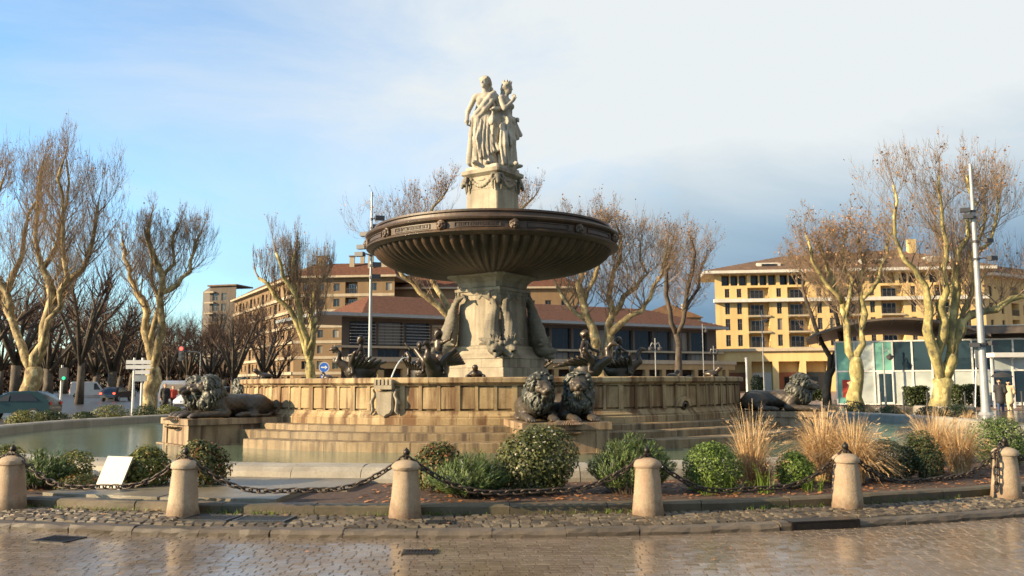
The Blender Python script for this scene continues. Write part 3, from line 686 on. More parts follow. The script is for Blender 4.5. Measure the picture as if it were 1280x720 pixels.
# worn lettering in the cartouches: raised strokes
for k in (10, 11):
    mb = MB(); a = -8.2; r2 = random.Random(k)
    while a < 8.0:
        w = r2.uniform(.5, .9)
        for s in range(r2.choice((1, 2, 2))):
            aa = a + s * w * .6; mb.arc([(4.055, 6.225), (4.083, 6.225), (4.083, 6.312), (4.055, 6.312)], aa, aa + .2, 1)
        zz = r2.choice((6.225, 6.26, 6.298)); mb.arc([(4.055, zz), (4.081, zz), (4.081, zz + .014), (4.055, zz + .014)], a, a + w * .7, 1); a += w + .35
    mb.build('worn_lettering', M['bowl'], bowl, (0, 0, -.10), rot=(0, 0, R_(BASE_BEAR + 15 + 30 * k)))
MB().arc([(0.9, 6.44), (3.6, 6.44), (3.6, 6.46), (0.9, 6.46)], 0, 360, 72, cap=False).build('bowl_water', M['water'], fo)
# upper pedestal
up = sq([(1.12, 5.95), (1.10, 6.92), (1.02, 7.00), (0.92, 7.10), (0.905, 7.16), (0.89, 7.96), (0.905, 7.98)], 'upper_pedestal', M['shaft'], fo, chop=0.03)
sq([(0.90, 7.982), (0.90, 8.40), (0.98, 8.44), (1.09, 8.50), (1.09, 8.60), (1.05, 8.63)], 'pedestal_cornice', M['shaft'], fo, chop=0.03)
sq([(0.93, 8.632), (0.93, 8.75), (0.91, 8.76)], 'statue_base', M['statue'], fo, chop=0.03)
def garland():
    pr = []; side = 0.9 * math.sqrt(2) / 2; n = 9
    for i in range(n):
        u = -0.40 + 0.8 * i / (n - 1); z = 8.52 - 0.24 * (1 - (u / 0.40) ** 2); pr.append(('e', (u, -side, z), (.075, .07, .065 + .02 * (1 - abs(u) / .4))))
    for s in (-1, 1): pr += [('c', (s * .42, -side, 8.54), (s * .43, -side - .02, 8.25), .04, .03), ('e', (s * .42, -side - .01, 8.55), (.06, .06, .06))]
    pr.append(('e', (0, -side - .0, 8.50), (.17, .035, .06)))
    return pr
gm = sdf_mesh('garland', garland(), 0.018, 0.02)
def ram():
    c = 0.91; pr = [('e', (0, -c, 8.50), (.11, .12, .14)), ('c', (0, -c - .06, 8.46), (0, -c - .12, 8.30), .085, .055)]
    for s in (-1, 1):
        t = [(.08, .0, .10), (.17, .02, .08), (.20, .0, -.04), (.14, -.03, -.12), (.09, -.07, -.05)]
        for i in range(4):
            a, b = t[i], t[i + 1]; pr.append(('c', (s * a[0], -c - .02 + a[1], 8.5 + a[2]), (s * b[0], -c - .02 + b[1], 8.5 + b[2]), .05 - .006 * i, .045 - .006 * i))
        pr.append(('c', (s * .16, -c + .02, 8.4), (s * .13, -c + .04, 8.1), .05, .02))
    return pr
rm = sdf_mesh('ram_head', ram(), 0.018, 0.025)
for k in range(4):
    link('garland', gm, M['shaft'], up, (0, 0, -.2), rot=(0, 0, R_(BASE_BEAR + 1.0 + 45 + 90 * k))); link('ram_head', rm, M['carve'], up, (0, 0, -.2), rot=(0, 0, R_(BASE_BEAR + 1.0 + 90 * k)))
# dolphins: a pair head-down on each corner of the shaft
def dolphin(s):
    # rising from the head on the base ledge to a tail curling over the face
    c = [(s * .20, -1.70, 2.74, .25), (s * .27, -1.62, 3.02, .265), (s * .30, -1.50, 3.34, .235), (s * .24, -1.40, 3.66, .185), (s * .14, -1.34, 3.94, .13), (s * .19, -1.26, 4.18, .085), (s * .34, -1.17, 4.33, .06)]
    pr = [('c', c[i][:3], c[i + 1][:3], c[i][3], c[i + 1][3]) for i in range(len(c) - 1)]
    pr += [('c', (s * .34, -1.17, 4.33), (s * .56, -1.03, 4.40), .075, .03), ('c', (s * .34, -1.17, 4.33), (s * .30, -1.16, 4.52), .075, .025), ('c', (s * .56, -1.03, 4.40), (s * .62, -.98, 4.28), .035, .03), ('c', (s * .30, -1.16, 4.52), (s * .20, -1.2, 4.55), .03, .03)]
    pr += [('e', (s * .20, -1.82, 2.70), (.27, .24, .22)), ('c', (s * .24, -1.95, 2.70), (s * .30, -2.14, 2.66), .14, .085), ('c', (s * .20, -1.94, 2.56), (s * .25, -2.08, 2.46), .11, .07), ('cut', (s * .32, -2.2, 2.575), (s * .2, -1.9, 2.62), .05, .02), ('e', (s * .06, -2.0, 2.86), (.085, .075, .075)), ('e', (s * .40, -1.94, 2.86), (.085, .075, .075)), ('c', (s * .42, -1.7, 2.92), (s * .70, -1.52, 3.02), .09, .03), ('c', (s * .42, -1.7, 2.92), (s * .66, -1.5, 2.84), .08, .03)]
    for i in range(5): pr.append(('c', (s * (.12 + .05 * i), -1.98 + .02 * i, 2.94), (s * (.08 + .08 * i), -1.90, 3.06 + .02 * i), .035, .02, .015))
    return pr
def scales(X, Y, Z): return 0.009 * np.sin(X * 34 + Z * 26) * np.sin(Z * 34 - X * 22) 
for s in (-1, 1):
    pull = lambda q: (q[0], q[1] + .13 * min(1, max(0, (4.0 - q[2]) / 1.1)), q[2]); dp = [(p[0], pull(p[1]), pull(p[2])) + tuple(p[3:]) if p[0] != 'e' else (p[0], pull(p[1])) + tuple(p[2:]) for p in dolphin(s)]
    dm = sdf_mesh('dolphin', dp, 0.026, 0.06, scales)
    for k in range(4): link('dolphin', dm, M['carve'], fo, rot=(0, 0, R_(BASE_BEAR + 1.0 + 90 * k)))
# lion plinths
pw = 0.95
shell = MB(); nr = 22
for lay, (z0, dz, ry) in enumerate(((0.74, 0.10, 0.30), (0.60, -0.07, 0.26))):
    for i in range(nr):
        a0, a1 = math.pi * i / nr, math.pi * (i + 1) / nr; am = (a0 + a1) / 2
        c = (0, -10.18, z0)
        p = lambda a, rr, zz: (c[0] + 0.36 * rr * math.cos(a), c[1] - ry * rr * math.sin(a), c[2] + zz)
        vs = [p(am, 0.05, dz)]
        for rr, zk in ((0.55, .9), (1.0, 0.15)): vs += [p(a0, rr, dz * zk), p(am, rr * 1.02, dz * zk + 0.022), p(a1, rr, dz * zk)]
        shell.add(vs, [(0, 1, 2), (0, 2, 3), (1, 4, 5, 2), (2, 5, 6, 3)])
shell_m = shell.mesh('shell', mat=M['plinth'])
lion_bears = [BASE_BEAR + 60 * k for k in range(6)]
for a in lion_bears:
    rz = R_(a)
    pl = MB().b2((-pw + .05, -10.16, -0.2), (pw - .05, -8.3, 0.64)).jitter(.004).build('lion_plinth', M['plinth'], fo, rot=(0, 0, rz))
    MB().b2((-pw - .02, -10.24, 0.645), (pw + .02, -7.86, 0.80)).jitter(.006).build('plinth_cap', M['plinth'], pl)
    for s in (-1, 1): MB().b2((s * (pw - .17) - .14, -10.20, -0.2), (s * (pw - .17) + .14, -9.9, 0.642)).build('corner_pier', M['plinth'], pl)
    MB().b2((-pw - .10, -10.32, -0.2), (pw + .10, -8.3, 0.17)).build('plinth_foot', M['plinth'], pl)
    link('shell', shell_m, None, pl)
# little spouts sitting on the drum rim
for a in (-2.0, 58, 118, 178, 238, 298):
    s = sdf_mesh('rim_spout', [('e', (0, 0, .08), (.16, .22, .10)), ('c', (0, -.12, .12), (0, -.24, .22), .07, .06), ('e', (0, -.26, .24), (.07, .08, .065)), ('c', (.1, 0, .06), (.2, -.12, .02), .04, .05), ('c', (-.1, 0, .06), (-.2, -.12, .02), .04, .05)], 0.02, 0.03) if a == -2.0 else s
    link('rim_spout', s, M['bronze'], fo, (7.35 * math.sin(R_(a)), -7.35 * math.cos(R_(a)), 1.78), (0, 0, R_(a)))
# ------------------------------------------------------------------ bronze lions
def rotv(v, c, yaw, pit=0.0):
    q = Matrix.Rotation(yaw, 3, 'Z') @ Matrix.Rotation(pit, 3, 'Y'); w = q @ (Vector(v) - Vector(c)) + Vector(c); return tuple(w)
def lion_meshes(idx, yaw, pitch, seed, cross):
    r2 = random.Random(seed); pv_ = (0.42, 0, 0.78); T = lambda v: rotv(v, pv_, yaw, pitch); Mx = (Matrix.Rotation(yaw, 3, 'Z') @ Matrix.Rotation(pitch, 3, 'Y'))
    pr = [('c', (.38, 0, .46), (-.25, 0, .40), .33, .285), ('c', (-.25, 0, .40), (-.85, 0, .40), .285, .31), ('e', (-.80, .25, .33), (.40, .17, .30)), ('e', (-.80, -.25, .33), (.40, .17, .30)),
          ('c', (.35, .22, .5), (.2, .32, .16), .17, .13), ('c', (.35, -.22, .5), (.2, -.32, .16), .17, .13), ('c', (-.62, .36, .10), (-.22, .40, .08), .11, .085), ('c', (-.62, -.36, .10), (-.22, -.40, .08), .11, .085),
          ('e', (-.16, .40, .075), (.13, .085, .07)), ('e', (-.16, -.40, .075), (.13, .085, .07)), ('c', (.40, 0, .55), (.52, 0, .80), .27, .22)]
    paws = [(1.04, .27), (0.98, -.30)]
    if cross: paws = [(0.98, .18), (1.08, -.30)]
    for px_, py_ in paws:
        sy = 1 if py_ > 0 else -1
        pr += [('c', (.2, sy * .32, .13), (px_ - .12, py_, .10), .125, .085), ('e', (px_, py_, .085), (.16, .115, .085))]
        for t in (-1.5, -.5, .5, 1.5): pr.append(('c', (px_ + .07, py_ + t * .055, .08), (px_ + .16, py_ + t * .058, .045), .038, .03, .012))
    # ribs / flank
    pr += [('e', (0.05, .24, .42), (.3, .08, .2)), ('e', (0.05, -.24, .42), (.3, .08, .2))]
    # tail
    tl = [(-1.1, 0, .35), (-1.2, .25, .12), (-.95, .52, .06), (-.6, .58, .06)]
    for i in range(3): pr.append(('c', tl[i], tl[i + 1], .045, .04))
    pr.append(('e', (-.5, .58, .065), (.13, .06, .06)))
    # skull, brow, muzzle, jaw (a head about a third of the height)
    hs = 1.30; H = lambda v: T((.60 + v[0] * hs, v[1] * hs, .97 + v[2] * hs)); e3 = lambda a_, b_, c_: (a_ * hs, b_ * hs, c_ * hs); r1 = lambda q: q * hs
    hd = [('e', H((0, 0, 0)), e3(.17, .145, .155), Mx), ('c', H((.06, 0, .062)), H((.285, 0, .0)), r1(.062), r1(.046), .03), ('e', H((.325, 0, -.012)), e3(.026, .05, .034), Mx), ('e', H((.03, 0, -.03)), e3(.2, .12, .11), Mx), ('c', H((.0, 0, -.11)), H((.215, 0, -.14)), r1(.08), r1(.055), .03), ('e', H((.235, 0, -.15)), e3(.055, .058, .045), Mx)]
    for sy in (-1, 1):
        hd += [('c', H((.16, sy * .055, -.045)), H((.27, sy * .045, -.062)), r1(.062), r1(.056), .02), ('e', H((.06, sy * .115, -.055)), e3(.09, .055, .085), Mx), ('c', H((.10, sy * .025, .098)), H((.105, sy * .115, .072)), r1(.036), r1(.03), .02), ('c', H((.15, sy * .10, .01)), H((.07, sy * .145, -.0)), r1(.035), r1(.03), .02)]
    for sy in (-1, 1):
        hd += [('cut', H((.19, sy * .078, .052)), H((.135, sy * .072, .05)), .034, .022), ('cut', H((.36, sy * .015, -.112)), H((.17, sy * .125, -.112)), .018, .014), ('cut', H((.37, sy * .028, -.012)), H((.335, sy * .028, -.016)), .014, .010)]
    hd += [('cut', H((.36, 0, -.045)), H((.345, 0, -.11)), .014, .012), ('cut', H((.37, -.04, -.112)), H((.37, .04, -.112)), .016, .016)]
    for sy in (-1, 1): hd += [('e', H((.145, sy * .074, .048)), e3(.024, .024, .02), Mx)]
    pr += hd
    pr += [('cut', (-.42, .30, .62), (-.50, .47, .14), .03, .03), ('cut', (-.42, -.30, .62), (-.50, -.47, .14), .03, .03), ('cut', (.02, .34, .60), (-.02, .38, .2), .022, .02), ('cut', (.02, -.34, .60), (-.02, -.38, .2), .022, .02)]
    body = sdf_mesh('lion_body', pr, 0.022, 0.07, lambda X, Y, Z: .006 * np.sin(X * 17 + 3 * np.sin(Z * 9)) * np.sin(Y * 13 + Z * 11) + .004 * np.sin(X * 41) * np.sin(Z * 37 + Y * 20))
    # mane: bulk plus long wavy locks that flow back from the face and down over neck and chest
    ells = [(Vector((.50, 0, .97)), (.285, .34, .34)), (Vector((.42, 0, .62)), (.34, .385, .40)), (Vector((.58, 0, .50)), (.25, .28, .30))]
    mn = [('e', T(ells[0][0]), tuple(q * .93 for q in ells[0][1]), Mx), ('e', tuple(ells[1][0]), tuple(q * .93 for q in ells[1][1])), ('e', (.58, 0, .50), (.23, .26, .27))]
    def onsurf(p, k):
        best = None
        for c, rd in ells:
            q = Vector(((p.x - c.x) / rd[0], (p.y - c.y) / rd[1], (p.z - c.z) / rd[2])); f = q.length
            if best is None or f < best[0]: best = (f, c, rd, q)
        f, c, rd, q = best; q = q / max(f, 1e-6) * k; return Vector((c.x + q.x * rd[0], c.y + q.y * rd[1], c.z + q.z * rd[2]))
    for i in range(250):
        wh = r2.random(); up_ = wh < .5; c, rd = ells[0] if up_ else (ells[1] if wh < .74 else ells[2]); th = r2.uniform(0, 2 * math.pi); u = r2.uniform(-.9, .70 if up_ else .97) if wh < .74 else r2.uniform(.1, 1.0); s_ = math.sqrt(1 - u * u)
        p = Vector((c.x + rd[0] * u, c.y + rd[1] * s_ * math.cos(th), c.z + rd[2] * s_ * math.sin(th))); p = onsurf(p, 1.0); top = s_ * math.sin(th)
        sg = 1 if p.y >= 0 else -1; d = Vector((-.45 if up_ else -.1, sg * (.55 if top > .5 else .12), -.35 if top > .5 else -.95)).normalized(); ln = r2.uniform(.20, .36); w = r2.uniform(.028, .043); ph = r2.uniform(0, 6.28); pts = [p]
        for q in range(5):
            wob = Vector((0, 0, 0)); wob.x = .5 * math.sin(ph + q * 1.5); wob.y = .4 * math.cos(ph + q * 1.5)
            p = onsurf(p + (d + wob * .6).normalized() * ln / 5, 1.0 + .035 * math.sin(q + ph)); pts.append(p)
        if up_: pts = [Vector(T(tuple(q))) for q in pts]
        for q in range(5): mn.append(('c', tuple(pts[q]), tuple(pts[q + 1]), w * (1 - .13 * q), w * (1 - .13 * (q + 1)), .010))
    for sy in (-1, 1): mn += [('e', T((.60, sy * .23, 1.20)), (.055, .06, .07), Mx)]
    mn += [('cut', H((.17, 0, -.02)), H((.5, 0, -.05)), r1(.125), r1(.15)), ('cut', H((.16, 0, .05)), H((.4, 0, .04)), r1(.10), r1(.12))]
    mn += [('c', H((.235, yy, -.17)), H((.20, yy * 1.4, -.30)), .04, .016, .012) for yy in (-.05, -.02, .015, .05)]
    for yy in (-.09, -.05, 0, .05, .09): mn.append(('c', H((.05, yy, .15 - abs(yy) * .3)), H((.115, yy * 1.15, .105 - abs(yy) * .35)), .04, .022, .012))
    mane = sdf_mesh('lion_mane', mn, 0.019, 0.03)
    return body, mane
LM = [lion_meshes(0, R_(14), R_(12), 5, False), lion_meshes(1, R_(-16), R_(3), 11, True)]
where = {0: 'above the shell plinth facing the road', 1: 'whose plinth stands among the tall dry grasses', 5: 'on the plinth whose shadow falls across the steps'}
for k, a in enumerate(lion_bears):
    for j, (sy, yaw) in enumerate(((0.43, 0.05), (-0.43, -0.05))):   # local +y is to the left seen along the lion's gaze
        u = Vector((math.sin(R_(a)), -math.cos(R_(a)))); tperp = Vector((-u.y, u.x))
        p = Vector((FX, FY)) + u * 9.03 + tperp * sy
        # seen from outside: positive sy lies to the right
        if k in where: lab = ('green-brown bronze lion lying with level gaze, ' if j == 1 else 'green-brown bronze lion lying with lowered head, ') + where[k]
        else: lab = ['bronze lion whose plinth looks towards the tan apartments', 'bronze lion whose plinth looks towards the tiled hall', 'bronze lion whose plinth looks towards the yellow apartments'][(k - 2) % 3]
        t = empty('lion_statue', (p.x, p.y, 0.80), math.atan2(u.y, u.x) + yaw, lab, 'lion statue', 'bronze lions lying round the fountain')
        mi = 1 if j == 0 else 0; t.scale = (.95, .90, .83)
        if k in where: t['label'] = ('green-brown bronze lion lying with level gaze, ' if mi == 1 else 'green-brown bronze lion lying with lowered head, ') + where[k]
        link('body', LM[mi][0], M['lionb'], t); link('mane', LM[mi][1], M['lion'], t)

# ------------------------------------------------------------------ marble figures on the top
def fingers(p, d, side, L=.085):
    d = Vector(d).normalized(); s = Vector(side).normalized(); p = Vector(p); dn = d.cross(s).normalized(); out = [('e', tuple(p), (.042, .042, .045))]
    for i, (o, l) in enumerate(((-.034, .8), (-.012, 1.0), (.012, .95), (.034, .75))):
        a = p + d * .02 + s * o; b = a + d * L * .55 * l; c = b + (d * .6 + dn * .5).normalized() * L * .5 * l
        out += [('c', tuple(a), tuple(b), .0125, .0115, .008), ('c', tuple(b), tuple(c), .0115, .009, .008)]
    a = p - s * .035; b = a + (d * .6 - s * .6).normalized() * .05; out.append(('c', tuple(a), tuple(b), .014, .011, .01)); return out
def head(c, yaw, hair='bun', pit=0.0):
    Mx = Matrix.Rotation(yaw, 3, 'Z') @ Matrix.Rotation(pit, 3, 'X'); T = lambda v: tuple(Mx @ Vector(v) + Vector(c))
    pr = [('e', T((0, 0, .01)), (.076, .095, .108), Mx), ('e', T((0, -.035, -.055)), (.055, .055, .06), Mx), ('c', T((0, -.088, .012)), T((0, -.112, -.026)), .012, .017, .012), ('c', T((-.045, -.082, .03)), T((.045, -.082, .03)), .014, .014, .015), ('c', T((-.018, -.094, -.055)), T((.018, -.094, -.055)), .011, .011, .01), ('e', T((0, -.078, -.092)), (.022, .02, .02), Mx),
          ('cut', T((-.032, -.100, .010)), T((-.032, -.09, .010)), .012, .010), ('cut', T((.032, -.100, .010)), T((.032, -.09, .010)), .012, .010), ('e', T((.078, .005, -.005)), (.014, .025, .03), Mx), ('e', T((-.078, .005, -.005)), (.014, .025, .03), Mx)]
    pr += [('e', T((0, .025, .045)), (.092, .10, .092), Mx), ('c', T((-.07, -.045, .07)), T((.07, -.045, .07)), .03, .03, .02), ('c', T((.085, 0, .05)), T((.06, .09, -.03)), .03, .03), ('c', T((-.085, 0, .05)), T((-.06, .09, -.03)), .03, .03)]
    if hair == 'bun': pr += [('e', T((0, .115, .02)), (.06, .06, .06), Mx), ('c', T((0, .09, -.03)), T((.03, .08, -.16)), .04, .025)]
    else: 
        pr += [('c', T((0, .08, 0)), T((0, .10, -.18)), .05, .035)]
        for i in range(9):
            t = math.pi * 2 * i / 9; pr.append(('c', T((.075 * math.cos(t), .01 + .08 * math.sin(t), .085)), T((.085 * math.cos(t), .01 + .09 * math.sin(t), .135)), .022, .018, .012))
    return pr
def figure(kind):
    pr = [('c', (0, 0, 1.44), (0, -.012, 1.56), .052, .048), ('c', (-.155, .01, 1.40), (.155, .01, 1.40), .062, .062), ('e', (0, 0, 1.27), (.165, .115, .17)), ('e', (.075, -.095, 1.27), (.062, .05, .06)), ('e', (-.075, -.095, 1.27), (.062, .05, .06)), ('e', (0, 0, 1.08), (.135, .105, .13)), ('e', (0, .01, .93), (.18, .145, .13))]
    sk = [('c', (0, .02, .95), (0, .04, .06), .175, .25), ('c', (-.09, -.05, .9), (-.10, -.17, .52), .11, .085), ('c', (-.10, -.17, .52), (-.12, -.08, .08), .085, .10), ('c', (.09, -.02, .9), (.10, -.06, .08), .12, .11), ('e', (-.13, -.24, .045), (.05, .12, .04)), ('e', (.10, -.21, .045), (.05, .11, .04))]
    if kind == 0:
        pr += head((0.01, -.02, 1.655), R_(-22)) + sk
        pr += [('c', (-.20, .01, 1.38), (-.36, .08, 1.13), .055, .045), ('c', (-.36, .08, 1.13), (-.33, -.08, .93), .043, .034)] + fingers((-.325, -.11, .89), (.1, -.3, -1), (0, 1, 0))
        pr += [('c', (.20, .01, 1.38), (.31, .03, 1.12), .06, .055), ('c', (.31, .03, 1.12), (.25, -.20, 1.06), .055, .04)] + fingers((.235, -.245, 1.05), (-.2, -1, -.5), (1, 0, 0))
        # mantle: over the left shoulder, across the waist, falling on both sides
        b = [(.17, .02, 1.45), (.12, -.11, 1.33), (.0, -.155, 1.16), (-.13, -.14, 1.02), (-.20, -.02, .98)]
        for i in range(4): pr += [('c', b[i], b[i + 1], .05, .055, .02), ('c', tuple(Vector(b[i]) + Vector((.05, .01, -.07))), tuple(Vector(b[i + 1]) + Vector((.03, .0, -.08))), .04, .05, .02)]
        for i in range(7): x = .20 + .03 * i; pr.append(('c', (x, -.13 + .035 * i, 1.10), (x - .01 + .01 * i, -.10 + .04 * i, .30 + .10 * abs(i - 2)), .034, .042, .015))
        for i in range(6): y = -.06 + .05 * i; pr.append(('c', (-.22, y, .98), (-.30 + .01 * i, y + .01, .10), .04, .05, .02))
        for i in range(6): x = -.20 + .06 * i; pr.append(('c', (-.16 + .02 * i, -.15, 1.0 - .02 * i), (x + .18, -.22 + .02 * i, .16 + .03 * i), .026, .034, .02))
        pr += [('e', (.20, -.27, .84), (.075, .045, .085)), ('c', (.21, -.25, .92), (.225, -.25, 1.04), .025, .025), ('e', (.20, -.27, .78), (.05, .04, .05))]
    else:
        pr += head((0.0, -.03, 1.63), R_(8), 'crown', R_(4)) + sk
        pr += [('c', (-.20, .01, 1.37), (-.25, -.10, 1.12), .055, .045), ('c', (-.25, -.10, 1.12), (-.07, -.19, 1.33), .042, .032)] + fingers((-.045, -.20, 1.375), (.3, .0, 1), (0, 1, 0))
        pr += [('c', (.20, .01, 1.37), (.28, .06, 1.12), .055, .045), ('c', (.28, .06, 1.12), (.18, -.15, 1.02), .042, .034)] + fingers((.15, -.18, 1.01), (-.6, -.6, -.2), (0, .5, 1))
        for i in range(9):
            t = R_(-140 + 35 * i); pr.append(('c', (.19 * math.sin(t), -.14 * math.cos(t), 1.0), (.16 * math.sin(t + .5), -.16 * math.cos(t + .5), .93), .045, .045, .02))
        for i in range(7): x = -.19 + .062 * i; pr.append(('c', (x * .9, -.13, .98), (x * 1.1 + .03, -.20 + .03 * (i % 2), .42 + .05 * i), .026, .036, .02))
        for i in range(6): x = .22 - .03 * i; pr.append(('c', (x, .12, 1.30), (x + .10, .20 + .012 * i, .10 + .06 * i), .045, .06, .03))
        pr += [('c', (-.24, -.05, .80), (-.30, -.12, .40), .06, .09), ('c', (-.30, -.12, .40), (-.26, -.1, .06), .09, .05)]
    def folds(X, Y, Z):
        a = np.arctan2(X, -Y); m = np.clip((1.0 - Z) / .25, 0, 1) * np.clip((Z + .1) / .2, 0, 1)
        return m * (.011 * np.sin(a * 17 + 3.0 * np.sin(Z * 4.0) + Z * 2) + .007 * np.sin(a * 31 + 5 * Z)) + .003 * np.sin(23 * X + 9 * Z) * np.sin(27 * Y) 
    return sdf_mesh('marble_figure', pr, 0.0145, 0.035, folds)
f0, f1 = figure(0), figure(1)
SZ = 1.77
def stat(me, off_b, off_r, bear, label, s=SZ):
    o = link('statue', me, M['statue'], None, pol(off_r, off_b, 8.755), (0, 0, R_(bear)), (s, s, s)); return tag(o, label, 'statue', 'marble figures on the top pedestal')
stat(f0, -48, 0.33, -12, 'cream marble woman in draped robe with hand on hip')
stat(f1, 80, 0.46, 62, 'shaded marble woman with crowned hair raising a hand to her chin', 1.70)
stat(f0, 200, 0.40, 215, 'marble robed figure with its back to the other two', 1.72)

# ------------------------------------------------------------------ bronze children riding swans in the upper pool
def swan_rider(v):
    pr = [('e', (0, 0, .34), (.30, .50, .30)), ('c', (0, -.40, .45), (0, -.70, .62), .17, .11), ('c', (0, -.70, .62), (.02, -.66, .86), .10, .075), ('c', (.02, -.66, .86), (.03, -.78, 1.0), .07, .07), ('e', (.03, -.84, 1.0), (.065, .10, .06)), ('c', (.03, -.9, .98), (.03, -1.02, .95), .035, .018), ('c', (0, .4, .36), (0, .62, .50), .16, .05), ('c', (0, 0, .2), (0, 0, -.3), .3, .34)]
    r2 = random.Random(v)
    for s in (-1, 1):
        for i in range(7):
            y = -.30 + .11 * i; pr.append(('c', (s * .26, y, .48), (s * (.66 - .03 * i), y + .16 + .05 * i, .80 + (.10 if v else .0) * s - .05 * i), .06, .035, .03))
        pr.append(('c', (s * .28, -.30, .55), (s * .62, -.18, .86), .075, .05))
        # rider's legs and arms
        pr += [('c', (s * .09, .0, .66), (s * .30, -.26, .60), .105, .08), ('c', (s * .30, -.26, .60), (s * .34, -.22, .30), .075, .05), ('e', (s * .35, -.28, .25), (.045, .09, .04))]
    pr += [('e', (0, .05, .70), (.15, .13, .13)), ('e', (0, .04, .90), (.135, .11, .16)), ('c', (-.13, .03, 1.04), (.13, .03, 1.04), .065, .065), ('c', (0, .03, 1.06), (0, .02, 1.16), .05, .05)] + [(p[0],) + tuple(p[1:]) for p in head((0, .0, 1.26), R_(25 if v else -30), 'bun')]
    if v: pr += [('c', (.16, .03, 1.04), (.30, -.10, .86), .05, .042), ('c', (.30, -.10, .86), (.16, -.36, .80), .04, .035), ('c', (-.16, .03, 1.04), (-.30, .05, .84), .05, .042), ('c', (-.30, .05, .84), (-.42, -.05, .66), .04, .035)]
    else: pr += [('c', (.16, .03, 1.04), (.40, -.05, 1.12), .05, .042), ('c', (.40, -.05, 1.12), (.52, -.16, 1.30), .04, .035), ('c', (-.16, .03, 1.04), (-.34, -.1, .92), .05, .042), ('c', (-.34, -.1, .92), (-.20, -.34, .86), .04, .035)]
    return sdf_mesh('swan_rider', pr, 0.024, 0.045)
sr = [swan_rider(0), swan_rider(1)]
for k in range(6):
    a = BASE_BEAR - 30 + 60 * k
    lab = ['dark bronze child riding a swan below the sunlit shaft face', 'bronze child with lowered arms riding a swan behind the road-facing lions', 'black-looking bronze swan rider before a forked pale tree', 'bronze swan rider on the far side hidden by the shaft', 'dark bronze swan rider half hidden behind its twin by the shaft', 'bronze child on spread-winged swan beside the slim grey lamp mast'][k]
    o = link('swan_rider', sr[(k + 0) % 2], M['bronze'], None, pol(4.3, a, 1.66), (0, 0, R_(a + (25 if k == 1 else 0))), (.98, .98, 1.08)); tag(o, lab, 'bronze sculpture', 'bronze swan riders in the upper pool')
# thin water jets falling from the swans into the upper pool
for i, (a, k) in enumerate(((-27, 0),)):
    mb = MB(); pts = []
    for t in range(8):
        u = t / 7; q = pol(5.0 + .9 * u, a, 2.35 + 0.15 * u - 0.95 * u * u); pts.append(q)
    mb.tube(pts, [.012 + .01 * j / 7 for j in range(8)], 6); tag(mb.build('water_jet', M['spray'], smooth=True), 'thin white jet of water falling from a bronze swan', 'water jet', 'jets falling from the swans')
# ------------------------------------------------------------------ bollards and chains
def on_ring(px, R):
    """bearing of the point on the ring of radius R (near side) seen in pixel column px"""
    v = P(px, 600, 1.0); k = v.x / v.y
    best = min(np.arange(-40, 40, 0.02), key=lambda a: abs((FX + R * math.sin(R_(a))) - k * (FY - R * math.cos(R_(a)))))
    return float(best)
BPX = [-230, 15, 230, 507, 809, 1058, 1257, 1420]; BR = 18.15
bb = [on_ring(px, BR) for px in BPX]
bprof = [(0.190, -0.05), (0.192, 0.03), (0.182, 0.10), (0.168, 0.25), (0.155, 0.42), (0.146, 0.545), (0.150, 0.553), (0.166, 0.565), (0.170, 0.590), (0.160, 0.615), (0.125, 0.645), (0.07, 0.665), (0.02, 0.672)]
fin = [(0.020, 0.66), (0.026, 0.70), (0.018, 0.713), (0.034, 0.728), (0.040, 0.752), (0.034, 0.776), (0.018, 0.793), (0.006, 0.81)]
blab = ['pale bollard next along the chain past the rosemary bush', 'pale stone bollard beside the low rosemary bush', 'smooth pale stone bollard beside the leaning white board', 'stone bollard with a reddish stained foot', 'plain cream bollard standing in front of the green rosemary', 'rough chipped bollard before the largest clump of dry grass', 'stone bollard with a loose chain hanging down its side', 'pale bollard next along the chain past the green corner shrub']
fin_tops = []
for i, a in enumerate(bb):
    p = pol(BR, a, 0.082); t = empty('bollard', p, rng.uniform(0, 6), blab[i], 'bollard', 'stone bollards along the pavement')
    mb = MB(); mb.lathe([(r * rng.uniform(.985, 1.015), z) for r, z in bprof], 22, jit=0.0055); mb.build('post', M['bollard'], t, smooth='auto')
    MB().lathe(fin, 10).build('finial', M['iron'], t, smooth=True)
    if i in (5,): 
        t.rotation_euler = (R_(0.8), R_(-1.0), 1.0)
    else: t.rotation_euler = (R_(rng.uniform(-1.2, 1.2)), R_(rng.uniform(-1.2, 1.2)), t.rotation_euler[2])
    MB().tube([(0.05, 0, .70), (-0.05, 0, .70)], .018, 6).build('chain_eye', M['iron'], t)
    fin_tops.append(p + Vector((0, 0, .705)))
